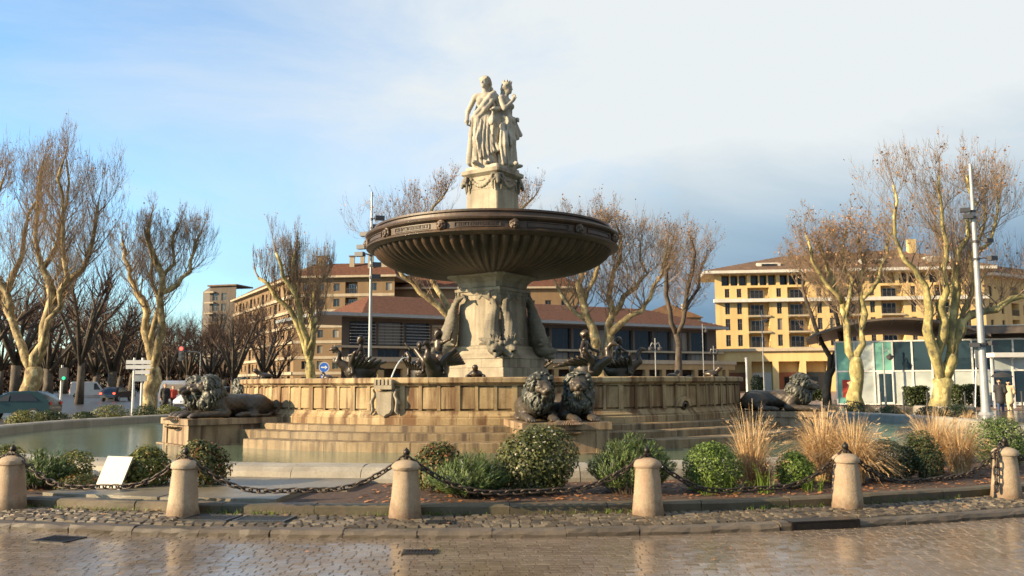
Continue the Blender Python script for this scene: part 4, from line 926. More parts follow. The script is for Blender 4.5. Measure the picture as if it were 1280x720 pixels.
# one chain link, shared
def link_mesh():
    mb = MB(); n = 12; pts = []
    for k in range(n):
        t = 2 * math.pi * k / n; pts.append(Vector((0.050 * math.cos(t) + (.018 if math.cos(t) > 0 else -.018), 0.031 * math.sin(t), 0)))
    vs = []; fs = []; r = 0.0115; m = 5
    for k in range(n):
        d = (pts[(k + 1) % n] - pts[k - 1]).normalized(); b_ = d.cross(Vector((0, 0, 1)))
        for j in range(m):
            u = 2 * math.pi * j / m; vs.append(pts[k] + b_ * (math.cos(u) * r) + Vector((0, 0, math.sin(u) * r)))
    for k in range(n):
        for j in range(m): fs.append((k * m + j, ((k + 1) % n) * m + j, ((k + 1) % n) * m + (j + 1) % m, k * m + (j + 1) % m))
    return mb.add(vs, fs).mesh('chain_link', smooth=True, mat=M['rust'])
lk = link_mesh()
clab = ['iron chain leading off beyond the rosemary bush', 'rusty chain sagging in front of the leaning white board', 'iron chain sagging before the stone path to the pool', 'iron chain sagging before the white-flowered round shrub', 'iron chain sagging before the bright green boxwood ball', 'iron chain sagging before the dense golden grass clumps', 'iron chain leading off beyond the green corner shrub']
sag = [.45, .50, .50, .52, .55, .52, .5]
def chain(pts, label):
    t = empty('chain', pts[0], 0, label, 'chain', 'iron chains between the bollards'); o = Vector(pts[0]); pitch = 0.092
    # resample
    acc = [0.0]
    for i in range(1, len(pts)): acc.append(acc[-1] + (pts[i] - pts[i - 1]).length)
    n = int(acc[-1] / pitch); j = 0
    for i in range(n):
        s = (i + .5) * acc[-1] / n
        while acc[j + 1] < s: j += 1
        u = (s - acc[j]) / (acc[j + 1] - acc[j]); p = pts[j].lerp(pts[j + 1], u); d = (pts[j + 1] - pts[j]).normalized()
        q = d.to_track_quat('X', 'Z').to_matrix().to_4x4() @ Matrix.Rotation(R_(45 if i % 2 else -45) + rng.uniform(-.3, .3), 4, 'X')
        c = link('link', lk, None, t); c.matrix_local = Matrix.Translation(p - o) @ q
for i in range(len(bb) - 1):
    a, b_ = fin_tops[i], fin_tops[i + 1]; n = 40; pts = []
    for k in range(n + 1):
        u = k / n; q = a.lerp(b_, u); q.z -= sag[i] * (1 - (2 * u - 1) ** 2) * (0.9 + 0.1 * math.sin(u * 9)); q.z = max(q.z, 0.115); pts.append(q)
    # the swag hangs on the road side of the edging
    for k, q in enumerate(pts):
        d = Vector((q.x - FX, q.y - FY, 0)); R = d.length
        if R < 18.05 and q.z < .30: d.normalize(); q.x = FX + d.x * 18.05; q.y = FY + d.y * 18.05
    chain(pts, clab[i])
a = fin_tops[6]; off = Vector((-0.17, -0.12, 0)); chain([a, a + Vector((-.09, -.06, -.03)), a + off + Vector((0, 0, -.12)), a + off * 1.15 + Vector((0, 0, -.40)), a + off * 1.25 + Vector((0, 0, -.60))], 'short loose chain end hanging from a bollard to the cobbles')

# ------------------------------------------------------------------ shrubs and grasses in the bed
def leaf_cloud(n, R, L, W, seed, shape=None, shell=0.55, up=0.3, lump=0.18):
    """n small folded leaves through an ellipsoid volume, denser towards the surface; returns verts, quads"""
    g = np.random.default_rng(seed)
    d = g.normal(size=(n, 3)); d /= np.linalg.norm(d, axis=1)[:, None]; d[:, 2] = np.where(d[:, 2] < -0.8, -d[:, 2], d[:, 2])
    # lumpy outline
    lob = g.normal(size=(14, 3)); lob /= np.linalg.norm(lob, axis=1)[:, None]; am = g.uniform(-1, 1, 14)
    bumpv = (np.exp(6 * (d @ lob.T - 1)) * am).sum(1) * lump
    rad = (shell + (1 - shell) * g.random(n) ** 0.6) * (1 + bumpv) * np.where(g.random(n) < .05, g.uniform(1.0, 1.16, n), 1.0); c = d * rad[:, None] * np.array(R)
    nrm = d + g.normal(scale=0.55, size=(n, 3)); nrm[:, 2] += up; nrm /= np.linalg.norm(nrm, axis=1)[:, None]
    t = np.cross(nrm, g.normal(size=(n, 3))); t /= np.linalg.norm(t, axis=1)[:, None]; b = np.cross(nrm, t)
    l = L * g.uniform(.6, 1.2, n)[:, None]; w = W * g.uniform(.6, 1.2, n)[:, None]
    v0 = c - t * l / 2; v1 = c + b * w / 2 + nrm * w * .12; v2 = c + t * l / 2; v3 = c - b * w / 2 + nrm * w * .12
    V = np.stack([v0, v1, v2, v3], 1).reshape(-1, 3); Fq = np.arange(4 * n).reshape(-1, 4); return V, Fq
def stems(n, R, seed, h):
    g = random.Random(seed); mb = MB()
    for i in range(n):
        a = g.uniform(0, 6.28); r = g.uniform(.2, .8); mb.tube([(0.04 * math.cos(a), 0.04 * math.sin(a), 0), (R[0] * r * .5 * math.cos(a), R[1] * r * .5 * math.sin(a), h * .5), (R[0] * r * math.cos(a), R[1] * r * math.sin(a), h * g.uniform(.8, 1.2))], [.014, .010, .005], 4, False)
    return mb
def bush(px, R, size, mat, label, seed, n=2600, L=.045, W=.026, z=0.19, cat='shrub', group='shrubs in the planting bed', lump=.36, name='shrub', shell=.5, bear=None):
    a = on_ring(px, R) if bear is None else bear; p = pol(R, a, z); t = empty(name, p, rng.uniform(0, 6), label, cat, group)
    V, Fq = leaf_cloud(int(n * 1.7), size, L, W, seed, lump=lump, shell=shell); V[:, 2] += size[2] * 0.78; V[:, 2] = np.maximum(V[:, 2], 0.01)
    link('foliage', np_mesh('foliage', V, Fq), M[mat], t); stems(9, size, seed, size[2]).build('stem', M['barkdark'], t)
    return t
def needles(px, R, size, mat, label, seed, n=150, z=0.19, name='rosemary_bush'):
    """upright sprigs set with needles"""
    a = on_ring(px, R); p = pol(R, a, z); t = empty(name, p, rng.uniform(0, 6), label, 'shrub', 'shrubs in the planting bed'); g = np.random.default_rng(seed); Vs = []; st = MB()
    for i in range(n):
        an = g.uniform(0, 2 * np.pi); rr = np.sqrt(g.random()); b0 = np.array([size[0] * .45 * rr * np.cos(an), size[1] * .45 * rr * np.sin(an), 0.0]); tip = np.array([size[0] * rr * np.cos(an), size[1] * rr * np.sin(an), 2 * size[2] * (1 - .55 * rr ** 2) * g.uniform(.75, 1.08)])
        m = 26; u = g.uniform(.25, 1.0, m)[:, None]; c = b0 * (1 - u) + tip * u; ax_ = (tip - b0) / np.linalg.norm(tip - b0)
        dr = g.normal(size=(m, 3)); dr -= (dr @ ax_)[:, None] * ax_; dr /= np.linalg.norm(dr, axis=1)[:, None]; dr = dr * .8 + ax_ * .75; sd = np.cross(dr, ax_); sd /= np.linalg.norm(sd, axis=1)[:, None]
        l = .055 * g.uniform(.7, 1.2, m)[:, None]; w = .0085
        Vs.append(np.stack([c - sd * w * .5, c + sd * w * .5, c + dr * l + sd * w * .35, c + dr * l - sd * w * .35], 1).reshape(-1, 3))
        if i % 4 == 0: st.tube([tuple(b0), tuple((b0 + tip) / 2), tuple(tip)], [.007, .005, .003], 3, False)
    V = np.concatenate(Vs); link('foliage', np_mesh('foliage', V, np.arange(len(V)).reshape(-1, 4)), M[mat], t); st.build('stem', M['barkdark'], t); return t
def grass(px, R, h, spread, n, label, seed, z=0.19, mat='straw', bear=None, group='dry grasses in the planting bed', wd=.013, droop=1.0):
    a = on_ring(px, R) if bear is None else bear; p = pol(R, a, z); t = empty('dry_grass', p, 0, label, 'grass clump', group); g = np.random.default_rng(seed); seg = 6
    an = g.uniform(0, 2 * np.pi, n); lean = spread * np.sqrt(g.random(n)); hh = h * g.uniform(.45, 1.08, n) * (1 - .25 * (lean / max(spread, 1e-3)) ** 2); b0 = .13 * np.sqrt(g.random(n)); tw = g.uniform(-.6, .6, n)
    u = np.linspace(0, 1, seg + 1)[None, :]; r = b0[:, None] + lean[:, None] * (u ** 1.9); zz = hh[:, None] * (u * (1.15 - .15 * u)) - droop * lean[:, None] * .55 * u ** 5
    aa = an[:, None] + tw[:, None] * .25 * u; C = np.stack([r * np.cos(aa), r * np.sin(aa), zz], 2)
    w = wd * (1 - .8 * u) * g.uniform(.6, 1.3, n)[:, None]; sa = aa + np.pi / 2 + g.uniform(-.9, .9, n)[:, None]; S = np.stack([np.cos(sa), np.sin(sa), 0 * sa], 2) * w[:, :, None] / 2
    V = np.stack([C - S, C + S], 2); base = np.arange(n)[:, None] * (seg + 1) * 2 + np.arange(seg)[None, :] * 2
    Fq = np.stack([base, base + 1, base + 3, base + 2], 2).reshape(-1, 4)
    link('blades', np_mesh('blades', V.reshape(-1, 3), Fq), M[mat], t)
    # feathery plumes
    k = max(6, n // 14); mb = []; sel = g.choice(n, k, replace=False)
    for i in sel:
        tip = C[i, -1]; d = C[i, -1] - C[i, -2]; d = d / (np.linalg.norm(d) + 1e-9)
        m = 14; uu = g.uniform(-.16, .03, m)[:, None]; c = tip + d * uu; dr = d * .7 + g.normal(scale=.35, size=(m, 3)); sd = np.cross(dr, g.normal(size=(m, 3))); sd /= np.linalg.norm(sd, axis=1)[:, None]
        mb.append(np.stack([c - sd * .003, c + sd * .003, c + dr * .05 + sd * .002, c + dr * .05 - sd * .002], 1).reshape(-1, 3))
    V = np.concatenate(mb); link('plumes', np_mesh('plumes', V, np.arange(len(V)).reshape(-1, 4)), M[mat], t)
    return t
# (pixel column, ring radius, half sizes...)
needles(52, 17.05, (.46, .42, .27), 'rosemary', 'low dark rosemary bush beside the first pale bollard', 1, 323)
bush(90, 16.6, (.30, .28, .27), 'orangeleaf', 'small yellowish leafy shrub behind the white board', 2, 1100, .05, .03)
bush(4, 16.5, (.30, .3, .30), 'orangeleaf', 'orange-tinted shrub at the bed corner by the pool', 3, 1100, .05, .03)
bush(98, 17.2, (.26, .26, .14), 'redleaf', 'low reddish ground shrub by the white board foot', 31, 900, .04, .02)
bush(182, 16.75, (.35, .34, .34), 'orangeleaf', 'olive and orange leafy shrub right beside the white board', 4, 2000, .055, .034)
bush(254, 16.6, (.36, .36, .42), 'redleaf', 'tall green and rust-tinted shrub behind the smooth bollard', 5, 2400, .055, .034)
bush(546, 16.55, (.42, .42, .36), 'redleaf', 'red-tipped shrub on the pool side of the bed', 6, 2600, .055, .032)
needles(590, 17.05, (.62, .5, .27), 'rosemary', 'low spreading rosemary between red-tipped and flowered shrubs', 7, 494)
bush(672, 16.75, (.54, .52, .46), 'flower', 'large rounded shrub dotted with white flower heads', 8, 5200, .052, .032, lump=.22)
needles(790, 16.9, (.60, .55, .38), 'rosemary', 'tall bright green rosemary behind the plain cream bollard', 9, 608)
bush(890, 16.95, (.40, .40, .36), 'box', 'clipped bright green boxwood ball beside slim grass clump', 10, 4200, .036, .024, lump=.13)
bush(995, 16.9, (.28, .28, .28), 'box', 'smaller yellow-green boxwood ball between two grass clumps', 11, 2600, .036, .024, lump=.13)
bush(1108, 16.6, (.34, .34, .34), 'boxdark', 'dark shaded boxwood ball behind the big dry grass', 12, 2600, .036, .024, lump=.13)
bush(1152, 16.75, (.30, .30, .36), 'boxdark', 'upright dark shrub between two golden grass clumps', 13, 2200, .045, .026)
bush(1253, 16.2, (.50, .48, .44), 'rosemary', 'leafy green corner shrub behind the last bollard', 14, 4200, .05, .022)
grass(940, 16.75, 1.16, .42, 420, 'slim upright dry grass clump beside the boxwood ball', 21)
grass(950, 16.85, .55, .22, 160, 'dark old stubble at the foot of the slim grass', 28, mat='strawdark')
grass(1030, 16.3, 1.14, .62, 1300, 'dense golden grass clump behind the rough chipped bollard', 22)
grass(1068, 16.75, 1.04, .62, 1300, 'broad golden grass clump leaning towards the dark boxwood', 23)
grass(1168, 16.2, 1.12, .55, 1000, 'golden grass clump behind the upright dark shrub', 24)
grass(1200, 16.6, .95, .46, 800, 'ragged golden grass clump beside the green corner shrub', 25)
grass(8, 16.2, .55, .26, 160, 'short rusty grass at the pool edge beside orange shrub', 26, mat='strawdark')
for i, (px, n) in enumerate(((957, 26), (1020, 12), (1003, 10), (884, 14), (915, 12))):
    t = grass(px, 17.35, .26 if i else .36, .10, n, 'fresh green shoots sprouting from the red soil', 40 + i, mat='sprout', group='green shoots in the bed', wd=.02)
    t.name = 'green_shoots'; t['category'] = 'shoots'
# planting on the far side of the pool
far = [(-101, 16.3, .55, 'boxdark'), (-97, 16.5, .6, 'orangeleaf'), (-107, 16.4, .5, 'boxdark'), (-112, 16.5, .7, 'orangeleaf'), (-117, 16.2, .6, 'boxdark'), (-122, 16.4, .55, 'orangeleaf'), (-127, 16.3, .5, 'boxdark'), (116, 16.4, .6, 'boxdark'), (110, 16.3, .5, 'boxdark'), (104, 16.6, .5, 'boxdark'), (98, 16.4, .6, 'orangeleaf'), (128, 16.5, .5, 'boxdark')]
for i, (a, R, s, m_) in enumerate(far):
    bush(0, R, (s, s, s * .55), m_, 'low %s shrub on the far bank of the pool, %s side' % ('dark green' if m_ == 'boxdark' else 'yellowing', 'traffic' if a < 0 else 'pavilion'), 60 + i, 900, .075, .05, group='shrubs on the far bank', bear=a)
for i, (a, h) in enumerate(((120, .8), (113, .7), (107, .75), (101, .7), (124, .75), (95, .6))):
    grass(0, 16.2, h, .5, 200, 'dry grass tuft on the far bank before the glass pavilion', 80 + i, bear=a, group='dry grass on the far bank', wd=.02)
# leaning white information board
a = on_ring(136, 17.25); t = empty('information_board', pol(17.25, a, 0.19), R_(a - 6), 'plain white board leaning back on the bed among shrubs', 'board')
mb = MB(); hw = .205
hw = .235; mb.prism([(-hw - .03, 0.0), (hw - .05, 0.0), (hw + .03, .50), (-hw + .05, .50)], -0.012, 0.012); mb.xf(Matrix.Rotation(R_(-18), 4, 'X')); mb.build('panel', M['board'], t)
mb = MB(); mb.bar((-.1, .17, .36), (-.1, .30, 0), .02); mb.bar((.1, .17, .36), (.1, .30, 0), .02); mb.build('prop', M['dgrey'], t)
# fallen leaves and mulch scraps
def scatter(name, pts, L, mat, label, cat, seed):
    g = np.random.default_rng(seed); V = []
    for (x, y, z) in pts:
        a_ = g.uniform(0, 6.28); t_ = np.array([math.cos(a_), math.sin(a_), g.uniform(-.2, .35)]); b_ = np.array([-math.sin(a_), math.cos(a_), g.uniform(-.2, .35)]); l = L * g.uniform(.5, 1.1); c = np.array([x, y, z + .012])
        V += [c - t_ * l / 2, c + b_ * l * .4, c + t_ * l / 2, c - b_ * l * .4]
    V = np.array(V); V[:, 2] = np.maximum(V[:, 2], np.repeat(np.array([p[2] for p in pts]) + .003, 4)); o = link(name, np_mesh(name, V, np.arange(len(V)).reshape(-1, 4)), M[mat]); return tag(o, label, cat, kind='stuff')
pts = []
for i in range(1800): pts.append(tuple(pol(rng.uniform(15.65, 17.7), rng.uniform(-4.5, 32), .187)))
for i in range(300): pts.append(tuple(pol(rng.uniform(15.65, 17.7), rng.uniform(-34, -20), .187)))
scatter('bed_leaf_litter', pts, .07, 'deadleaf', 'reddish dead leaves and mulch scattered over the planting bed', 'leaf litter', 5)
pts = [tuple(pol(rng.uniform(17.96, 18.8), rng.uniform(-30, 30), .098)) for i in range(90)] + [tuple(pol(rng.uniform(17.97, 18.05), rng.uniform(-24, -10), .10)) for i in range(40)] + [tuple(pol(rng.uniform(19.1, 21), rng.uniform(-22, 24), .010)) for i in range(22)]
scatter('fallen_leaves', pts, .05, 'deadleaf', 'brown fallen leaves scattered on cobbles and wet road', 'fallen leaves', 6)
V, Fq = [], []
pts = [tuple(pol(17.965 + rng.random() ** 2 * .12, rng.choice((-8.2, -1.5, 6, 13, -19, 19, -14)) + rng.gauss(0, 1.2), .088)) for i in range(520)]
g = np.random.default_rng(9); vv = []
for x, y, z in pts:
    for k in range(2):
        a_ = g.uniform(0, 6.28); hgt = g.uniform(.02, .06); w = .004; d = g.normal(scale=.015, size=2); vv += [(x - w * math.cos(a_), y - w * math.sin(a_), z), (x + w * math.cos(a_), y + w * math.sin(a_), z), (x + d[0] + w * .3, y + d[1], z + hgt), (x + d[0] - w * .3, y + d[1], z + hgt)]
tag(link('weeds', np_mesh('weeds', vv, np.arange(len(vv)).reshape(-1, 4)), M['sprout']), 'short green weeds growing along the edging stones', 'weeds', kind='stuff')
# ------------------------------------------------------------------ trees
class Tree:
    def __init__(s, seed): s.r = random.Random(seed); s.tr = MB(); s.tw = MB(); s.tips = []
    def limb(s, pts, rad, n=8): s.tr.tube(pts, rad, n)
    def sprout(s, p, d, L, r, lev, gnarl=.25, up=.35):
        g = s.r; n = 4 if lev < 2 else 3; pts = [Vector(p)]; d = Vector(d).normalized(); rad = [r]
        for i in range(n):
            d = (d + Vector((g.gauss(0, gnarl), g.gauss(0, gnarl), g.gauss(0, gnarl * .6) + up * .5))).normalized(); pts.append(pts[-1] + d * (L / n)); rad.append(r * (1 - .75 * (i + 1) / n))
        s.tw.tube(pts, rad, 5 if r > .05 else 3, False)
        if lev <= 0: s.tips.append((pts[-1], d)); s.tips.append((pts[-2], d)); return
        k = {3: 4, 2: 4, 1: 3}[lev]
        for j in range(k):
            t = g.uniform(.25, 1.0) * n; i = min(int(t), n - 1); q = pts[i].lerp(pts[i + 1], t - i); dd = (pts[i + 1] - pts[i]).normalized(); sd = Vector((g.gauss(0, 1), g.gauss(0, 1), g.gauss(0, .6))); sd = (sd - dd * sd.dot(dd)).normalized()
            s.sprout(q, dd * .75 + sd * .65, L * g.uniform(.45, .7), max(rad[i] * .5, .0065), lev - 1, gnarl, up)
        s.sprout(pts[-1], d, L * .6, max(rad[-1], .009), lev - 1, gnarl * .8, up)
    def finish(s, name, loc, label, bark, twig, leaves=0, leafsize=.15, group='bare plane trees round the square', cat='tree'):
        o = empty(name, loc, 0, label, cat, group); off = Matrix.Translation(-Vector(loc))
        s.tr.xf(off).build('trunk', M[bark], o, smooth=True); s.tw.xf(off).build('crown', M[twig], o, smooth=True)
        if leaves:
            g = np.random.default_rng(len(s.tips)); T = np.array([tuple(t[0] - Vector(loc)) for t in s.tips]); i = g.integers(0, len(T), leaves)
            # leaves cling in clumps
            c = T[i] + g.normal(scale=.16, size=(leaves, 3)); n_ = g.normal(size=(leaves, 3)); n_ /= np.linalg.norm(n_, axis=1)[:, None]; t = np.cross(n_, g.normal(size=(leaves, 3))); t /= np.linalg.norm(t, axis=1)[:, None]; b_ = np.cross(n_, t); l = leafsize * g.uniform(.5, 1.1, leaves)[:, None]
            V = np.stack([c - t * l / 2, c + b_ * l * .42, c + t * l / 2, c - b_ * l * .42], 1).reshape(-1, 3); link('leaves', np_mesh('leaves', V, np.arange(len(V)).reshape(-1, 4)), M['treeleaf'], o)
        return o
def plane_tree(seed, d, limbs, label, bark='bark', twig='twig', leaves=0, dens=1.0, L1=2.6, lev=3, up=.35, root_flare=1.25, spread=.7, depth=.35, gnarl=.16):
    """limbs: polylines of (px, py, width px) on the photograph, given depth here; twigs grow from their upper parts"""
    T = Tree(seed); g = T.r; k = d / F; ALL = []; ztop = P(0, min(q[1] for lb in limbs for q in lb), d).z + L1 * 1.1
    for li, lb in enumerate(limbs):
        s = g.choice((-1, 1)) * g.uniform(.3, 1.0) * depth; base = None; pts = []; rad = []; h0 = lb[0][1]
        for i, (px, py, w) in enumerate(lb):
            q = P(px, py, d); rise = (h0 - py) * k
            q.y += s * rise if li > 0 else 0; q.x += g.uniform(-.05, .05)
            if i == 0 and li == 0: q.z = -0.15; w *= root_flare
            pts.append(q); rad.append((w + .8) * k / 2)
        if li > 0 and ALL:      # grow out of the limb it springs from
            n0 = min(ALL, key=lambda q: (q.x - pts[0].x) ** 2 + (q.z - pts[0].z) ** 2); sh = n0 - pts[0]
            if sh.length < 4: pts = [pts[i] + Vector((sh.x * max(0, 1 - i / 2), sh.y, sh.z * max(0, 1 - i / 2))) for i in range(len(pts))]
        # smooth the line a little with midpoints
        P2, R2 = [pts[0]], [rad[0]]
        for i in range(1, len(pts)):
            gl = (pts[i] - pts[i - 1]).length * .13; m_ = pts[i - 1].lerp(pts[i], .5) + Vector((g.uniform(-gl, gl), g.uniform(-gl, gl), g.uniform(-gl, gl) * .5)); P2 += [m_, pts[i]]; R2 += [(rad[i - 1] + rad[i]) / 2 * g.uniform(.86, 1.18), rad[i] * g.uniform(.95, 1.12)]
        if li == 0: e_ = P2[-1] - P2[-2]; P2 += [P2[-1] + e_ * .35, P2[-1] + e_ * .6]; R2 += [R2[-1] * .8, R2[-1] * .3]
        for i in range(len(P2) - 1): ALL += [P2[i].lerp(P2[i + 1], q / 5) for q in range(5)]
        T.limb(P2, R2, 12 if li == 0 else 8)
        if li == 0 and len(limbs) > 1: continue
        m = len(P2); nsp = int(max(4, m * 1.25 * dens))
        for j in range(nsp):
            t = g.uniform(.25, .98) * (m - 1); i = min(int(t), m - 2); q = P2[i].lerp(P2[i + 1], t - i); dd = (P2[i + 1] - P2[i]).normalized(); a = g.uniform(0, 6.28)
            sd = Vector((math.cos(a), math.sin(a) * .9, g.uniform(-.1, .5))); Ls = min(max((ztop - q.z) * .52, .8), 2.4) * g.uniform(.6, 1.1)
            T.sprout(q, dd * .35 + sd * (spread + .2) + Vector((0, 0, .3)), Ls, min(max(R2[i] * .35, .018), .05), lev, gnarl, up)
        T.sprout(P2[-1], P2[-1] - P2[-2], L1, max(R2[-1] * .7, .02), lev, gnarl * .8, up)
    px, py, w = limbs[0][0]; q = P(px, py, d)
    return T.finish('plane_tree', (q.x, d, -0.06), label, bark, twig, leaves)
plane_tree(1, 50, [[(33, 512, 20), (36, 490, 19), (44, 464, 19)], [(43, 466, 13), (22, 432, 10), (6, 400, 9), (-6, 368, 8), (8, 318, 5), (8, 258, 3), (18, 205, 2)], [(47, 464, 13), (55, 430, 11), (58, 385, 10), (54, 350, 9), (40, 318, 6), (35, 268, 4), (38, 200, 2)], [(50, 462, 9), (64, 418, 7), (82, 384, 6), (93, 350, 6), (90, 305, 4), (94, 250, 3), (97, 210, 2)],
    [(57, 378, 8), (80, 352, 7), (102, 336, 6), (118, 300, 4), (127, 255, 2)], [(46, 335, 6), (62, 300, 5), (66, 250, 3), (60, 190, 2)], [(4, 400, 7), (-22, 340, 6), (-30, 270, 4), (-20, 215, 2)]], 'tall bare plane tree with pale forked trunk behind the teal car', leaves=500, dens=1.81, L1=1.15, up=.6, spread=.5, depth=.3)
plane_tree(2, 55, [[(185, 514, 18), (187, 490, 17), (190, 463, 17)], [(188, 464, 11), (181, 430, 9), (176, 400, 8), (174, 380, 8), (160, 364, 6), (150, 344, 5), (140, 318, 4), (135, 298, 3)], [(192, 463, 11), (202, 430, 9), (211, 395, 8), (216, 360, 7), (212, 335, 6), (205, 308, 5), (212, 285, 3)], [(215, 370, 6), (235, 360, 5), (250, 344, 4), (256, 320, 3), (263, 300, 2)], [(190, 430, 7), (194, 390, 6), (191, 368, 5), (180, 338, 4), (176, 308, 3)], [(214, 352, 5), (228, 335, 4), (226, 310, 3), (232, 288, 2)]],
    'bare plane tree with golden trunk beside white direction signs', leaves=250, dens=1.31, L1=0.85, up=.5, spread=.6)
plane_tree(3, 62, [[(388, 480, 12), (388, 470, 11), (388, 455, 10)], [(392, 476, 7), (385, 440, 7), (372, 400, 6), (358, 380, 5), (344, 364, 4), (330, 350, 3)], [(388, 456, 8), (386, 425, 7), (380, 390, 6), (374, 366, 5), (362, 350, 4), (356, 322, 2)], [(390, 450, 8), (390, 410, 7), (386, 376, 6), (392, 352, 4), (402, 338, 3)], [(388, 440, 6), (396, 415, 4), (398, 398, 4)], [(380, 392, 5), (372, 350, 3), (378, 320, 2)]],
    'slender bare plane tree with green-yellow stems before the tan apartments', 'barkgreen', leaves=300, dens=1.66, L1=1.25, up=1.3, spread=.6, gnarl=.12)
plane_tree(4, 52, [[(578, 478, 14), (572, 430, 12), (566, 408, 11)], [(566, 410, 9), (548, 382, 8), (526, 366, 6), (505, 346, 4), (494, 322, 3)], [(566, 408, 8), (546, 362, 6), (541, 335, 5), (530, 300, 4), (540, 255, 3), (558, 232, 2)], [(570, 408, 8), (600, 335, 6), (640, 285, 4), (668, 240, 2)], [(541, 335, 5), (515, 310, 4), (508, 280, 2)]],
    'bare plane tree rising behind the fountain bowl', leaves=800, dens=1.68, L1=0.95, up=.45)
plane_tree(5, 55, [[(750, 476, 13), (748, 455, 12), (745, 440, 11)], [(745, 442, 11), (740, 410, 10), (728, 380, 8), (722, 356, 7), (726, 338, 6), (716, 312, 4), (712, 290, 2)], [(768, 474, 12), (768, 420, 11), (766, 395, 9), (762, 370, 7), (768, 338, 5), (776, 306, 4), (772, 278, 2)], [(769, 420, 8), (786, 400, 7), (802, 389, 5), (812, 374, 4), (826, 345, 3), (832, 310, 2)], [(766, 395, 7), (780, 370, 6), (798, 358, 5), (812, 340, 3), (806, 300, 2)], [(728, 380, 6), (742, 350, 5), (748, 315, 4), (750, 285, 2)], [(745, 425, 6), (732, 400, 5), (708, 378, 4), (694, 350, 2)]],
    'forked plane tree with yellow trunk and rusty leaves behind the swan riders', leaves=1800, dens=1.56, L1=1.05, up=.45)
plane_tree(6, 78, [[(850, 474, 8), (849, 440, 7), (846, 418, 7)], [(846, 420, 6), (836, 390, 5), (830, 350, 4), (835, 310, 2)], [(847, 418, 6), (856, 385, 5), (862, 340, 4), (858, 300, 2)], [(854, 390, 4), (874, 360, 3), (882, 325, 2)]],
    'slim plane tree with rusty leaves near the yellow apartments', 'barkdark', leaves=1300, dens=2.32, L1=1.20, up=.35)
plane_tree(7, 45, [[(1178, 515, 25), (1178, 495, 22), (1178, 476, 23)], [(1173, 482, 14), (1161, 440, 13), (1150, 414, 11), (1151, 390, 9), (1142, 360, 7), (1125, 340, 5), (1108, 322, 4), (1095, 280, 3), (1090, 245, 2)], [(1176, 472, 11), (1172, 420, 11), (1163, 385, 10), (1160, 345, 8), (1161, 310, 5), (1150, 270, 3), (1142, 235, 2)], [(1183, 478, 15), (1192, 430, 12), (1197, 402, 11), (1220, 391, 9), (1240, 388, 8), (1256, 375, 7), (1290, 371, 5)], [(1188, 440, 10), (1190, 400, 9), (1195, 360, 8), (1206, 332, 6), (1226, 320, 5), (1250, 300, 4), (1264, 260, 3), (1270, 235, 2)], [(1180, 445, 10), (1182, 390, 9), (1184, 340, 7), (1195, 300, 5), (1202, 262, 3), (1190, 228, 2)], [(1195, 400, 7), (1208, 375, 6), (1214, 350, 5), (1232, 290, 3), (1238, 250, 2)]],
    'big plane tree with bright yellow-green trunk before the glass pavilion', 'barkgreen', leaves=1000, dens=1.02, L1=1.15, up=.45)
plane_tree(8, 52, [[(1072, 506, 17), (1072, 478, 15), (1071, 452, 14)], [(1068, 454, 9), (1060, 420, 8), (1058, 390, 7), (1050, 360, 6), (1040, 330, 4), (1030, 300, 2)], [(1074, 452, 9), (1083, 430, 8), (1086, 392, 7), (1082, 360, 5), (1091, 330, 4), (1086, 292, 2)], [(1056, 380, 5), (1034, 355, 4), (1015, 325, 3), (1005, 295, 2)], [(1084, 375, 5), (1102, 350, 4), (1112, 318, 3), (1116, 290, 2)], [(1060, 400, 5), (1070, 350, 4), (1062, 310, 3), (1066, 285, 2)]],
    'mid-sized plane tree with grey-green trunk and rusty leaves by the pavilion door', 'barkgreen', leaves=2000, dens=1.25, L1=1.05, up=.35)
plane_tree(9, 62, [[(1034, 500, 9), (1036, 470, 8), (1044, 445, 8)], [(1043, 447, 7), (1056, 420, 6), (1062, 392, 4), (1056, 350, 3), (1046, 315, 2)], [(1036, 468, 6), (1030, 430, 5), (1018, 395, 4), (1008, 360, 3), (1002, 330, 2)], [(1050, 430, 5), (1040, 390, 4), (1030, 350, 3), (1026, 310, 2)]],
    'crooked leaning plane tree with rusty leaves behind the right-hand lions'.replace('right-hand lions', 'pavilion corner'), 'barkdark', leaves=1100, dens=1.47, L1=1.15, up=.35)
# dark boulevard trees: two shapes, copied
def dark_tree(seed, h, w, loc, label):
    T = Tree(seed); g = T.r; T.limb([Vector((0, 0, -.2)), Vector((.05, 0, h * .12)), Vector((0, .1, h * .26))], [.42, .34, .30], 8)
    for i in range(8):
        a = i * 2.4 + g.uniform(-.3, .3); rr = w * g.uniform(.35, .9); tip = Vector((rr * math.cos(a), rr * math.sin(a), h * g.uniform(.62, .85))); b0 = Vector((0, 0, h * g.uniform(.2, .27))); mid = b0.lerp(tip, .5) + Vector((0, 0, h * .06)); T.limb([b0, mid, tip], [.2, .13, .06], 6)
        for j in range(8):
            u = g.uniform(.35, 1.0); q = b0.lerp(mid, u * 2) if u < .5 else mid.lerp(tip, u * 2 - 1); T.sprout(q, Vector((math.cos(a) * .5 + g.gauss(0, .5), math.sin(a) * .5 + g.gauss(0, .5), .7)), h * .23 * g.uniform(.7, 1.2), .07, 2, .2, .3)
    return T.finish('boulevard_tree', loc, label, 'barkdark', 'twigdark', 0, group='dark bare trees along the boulevard')
DT = []
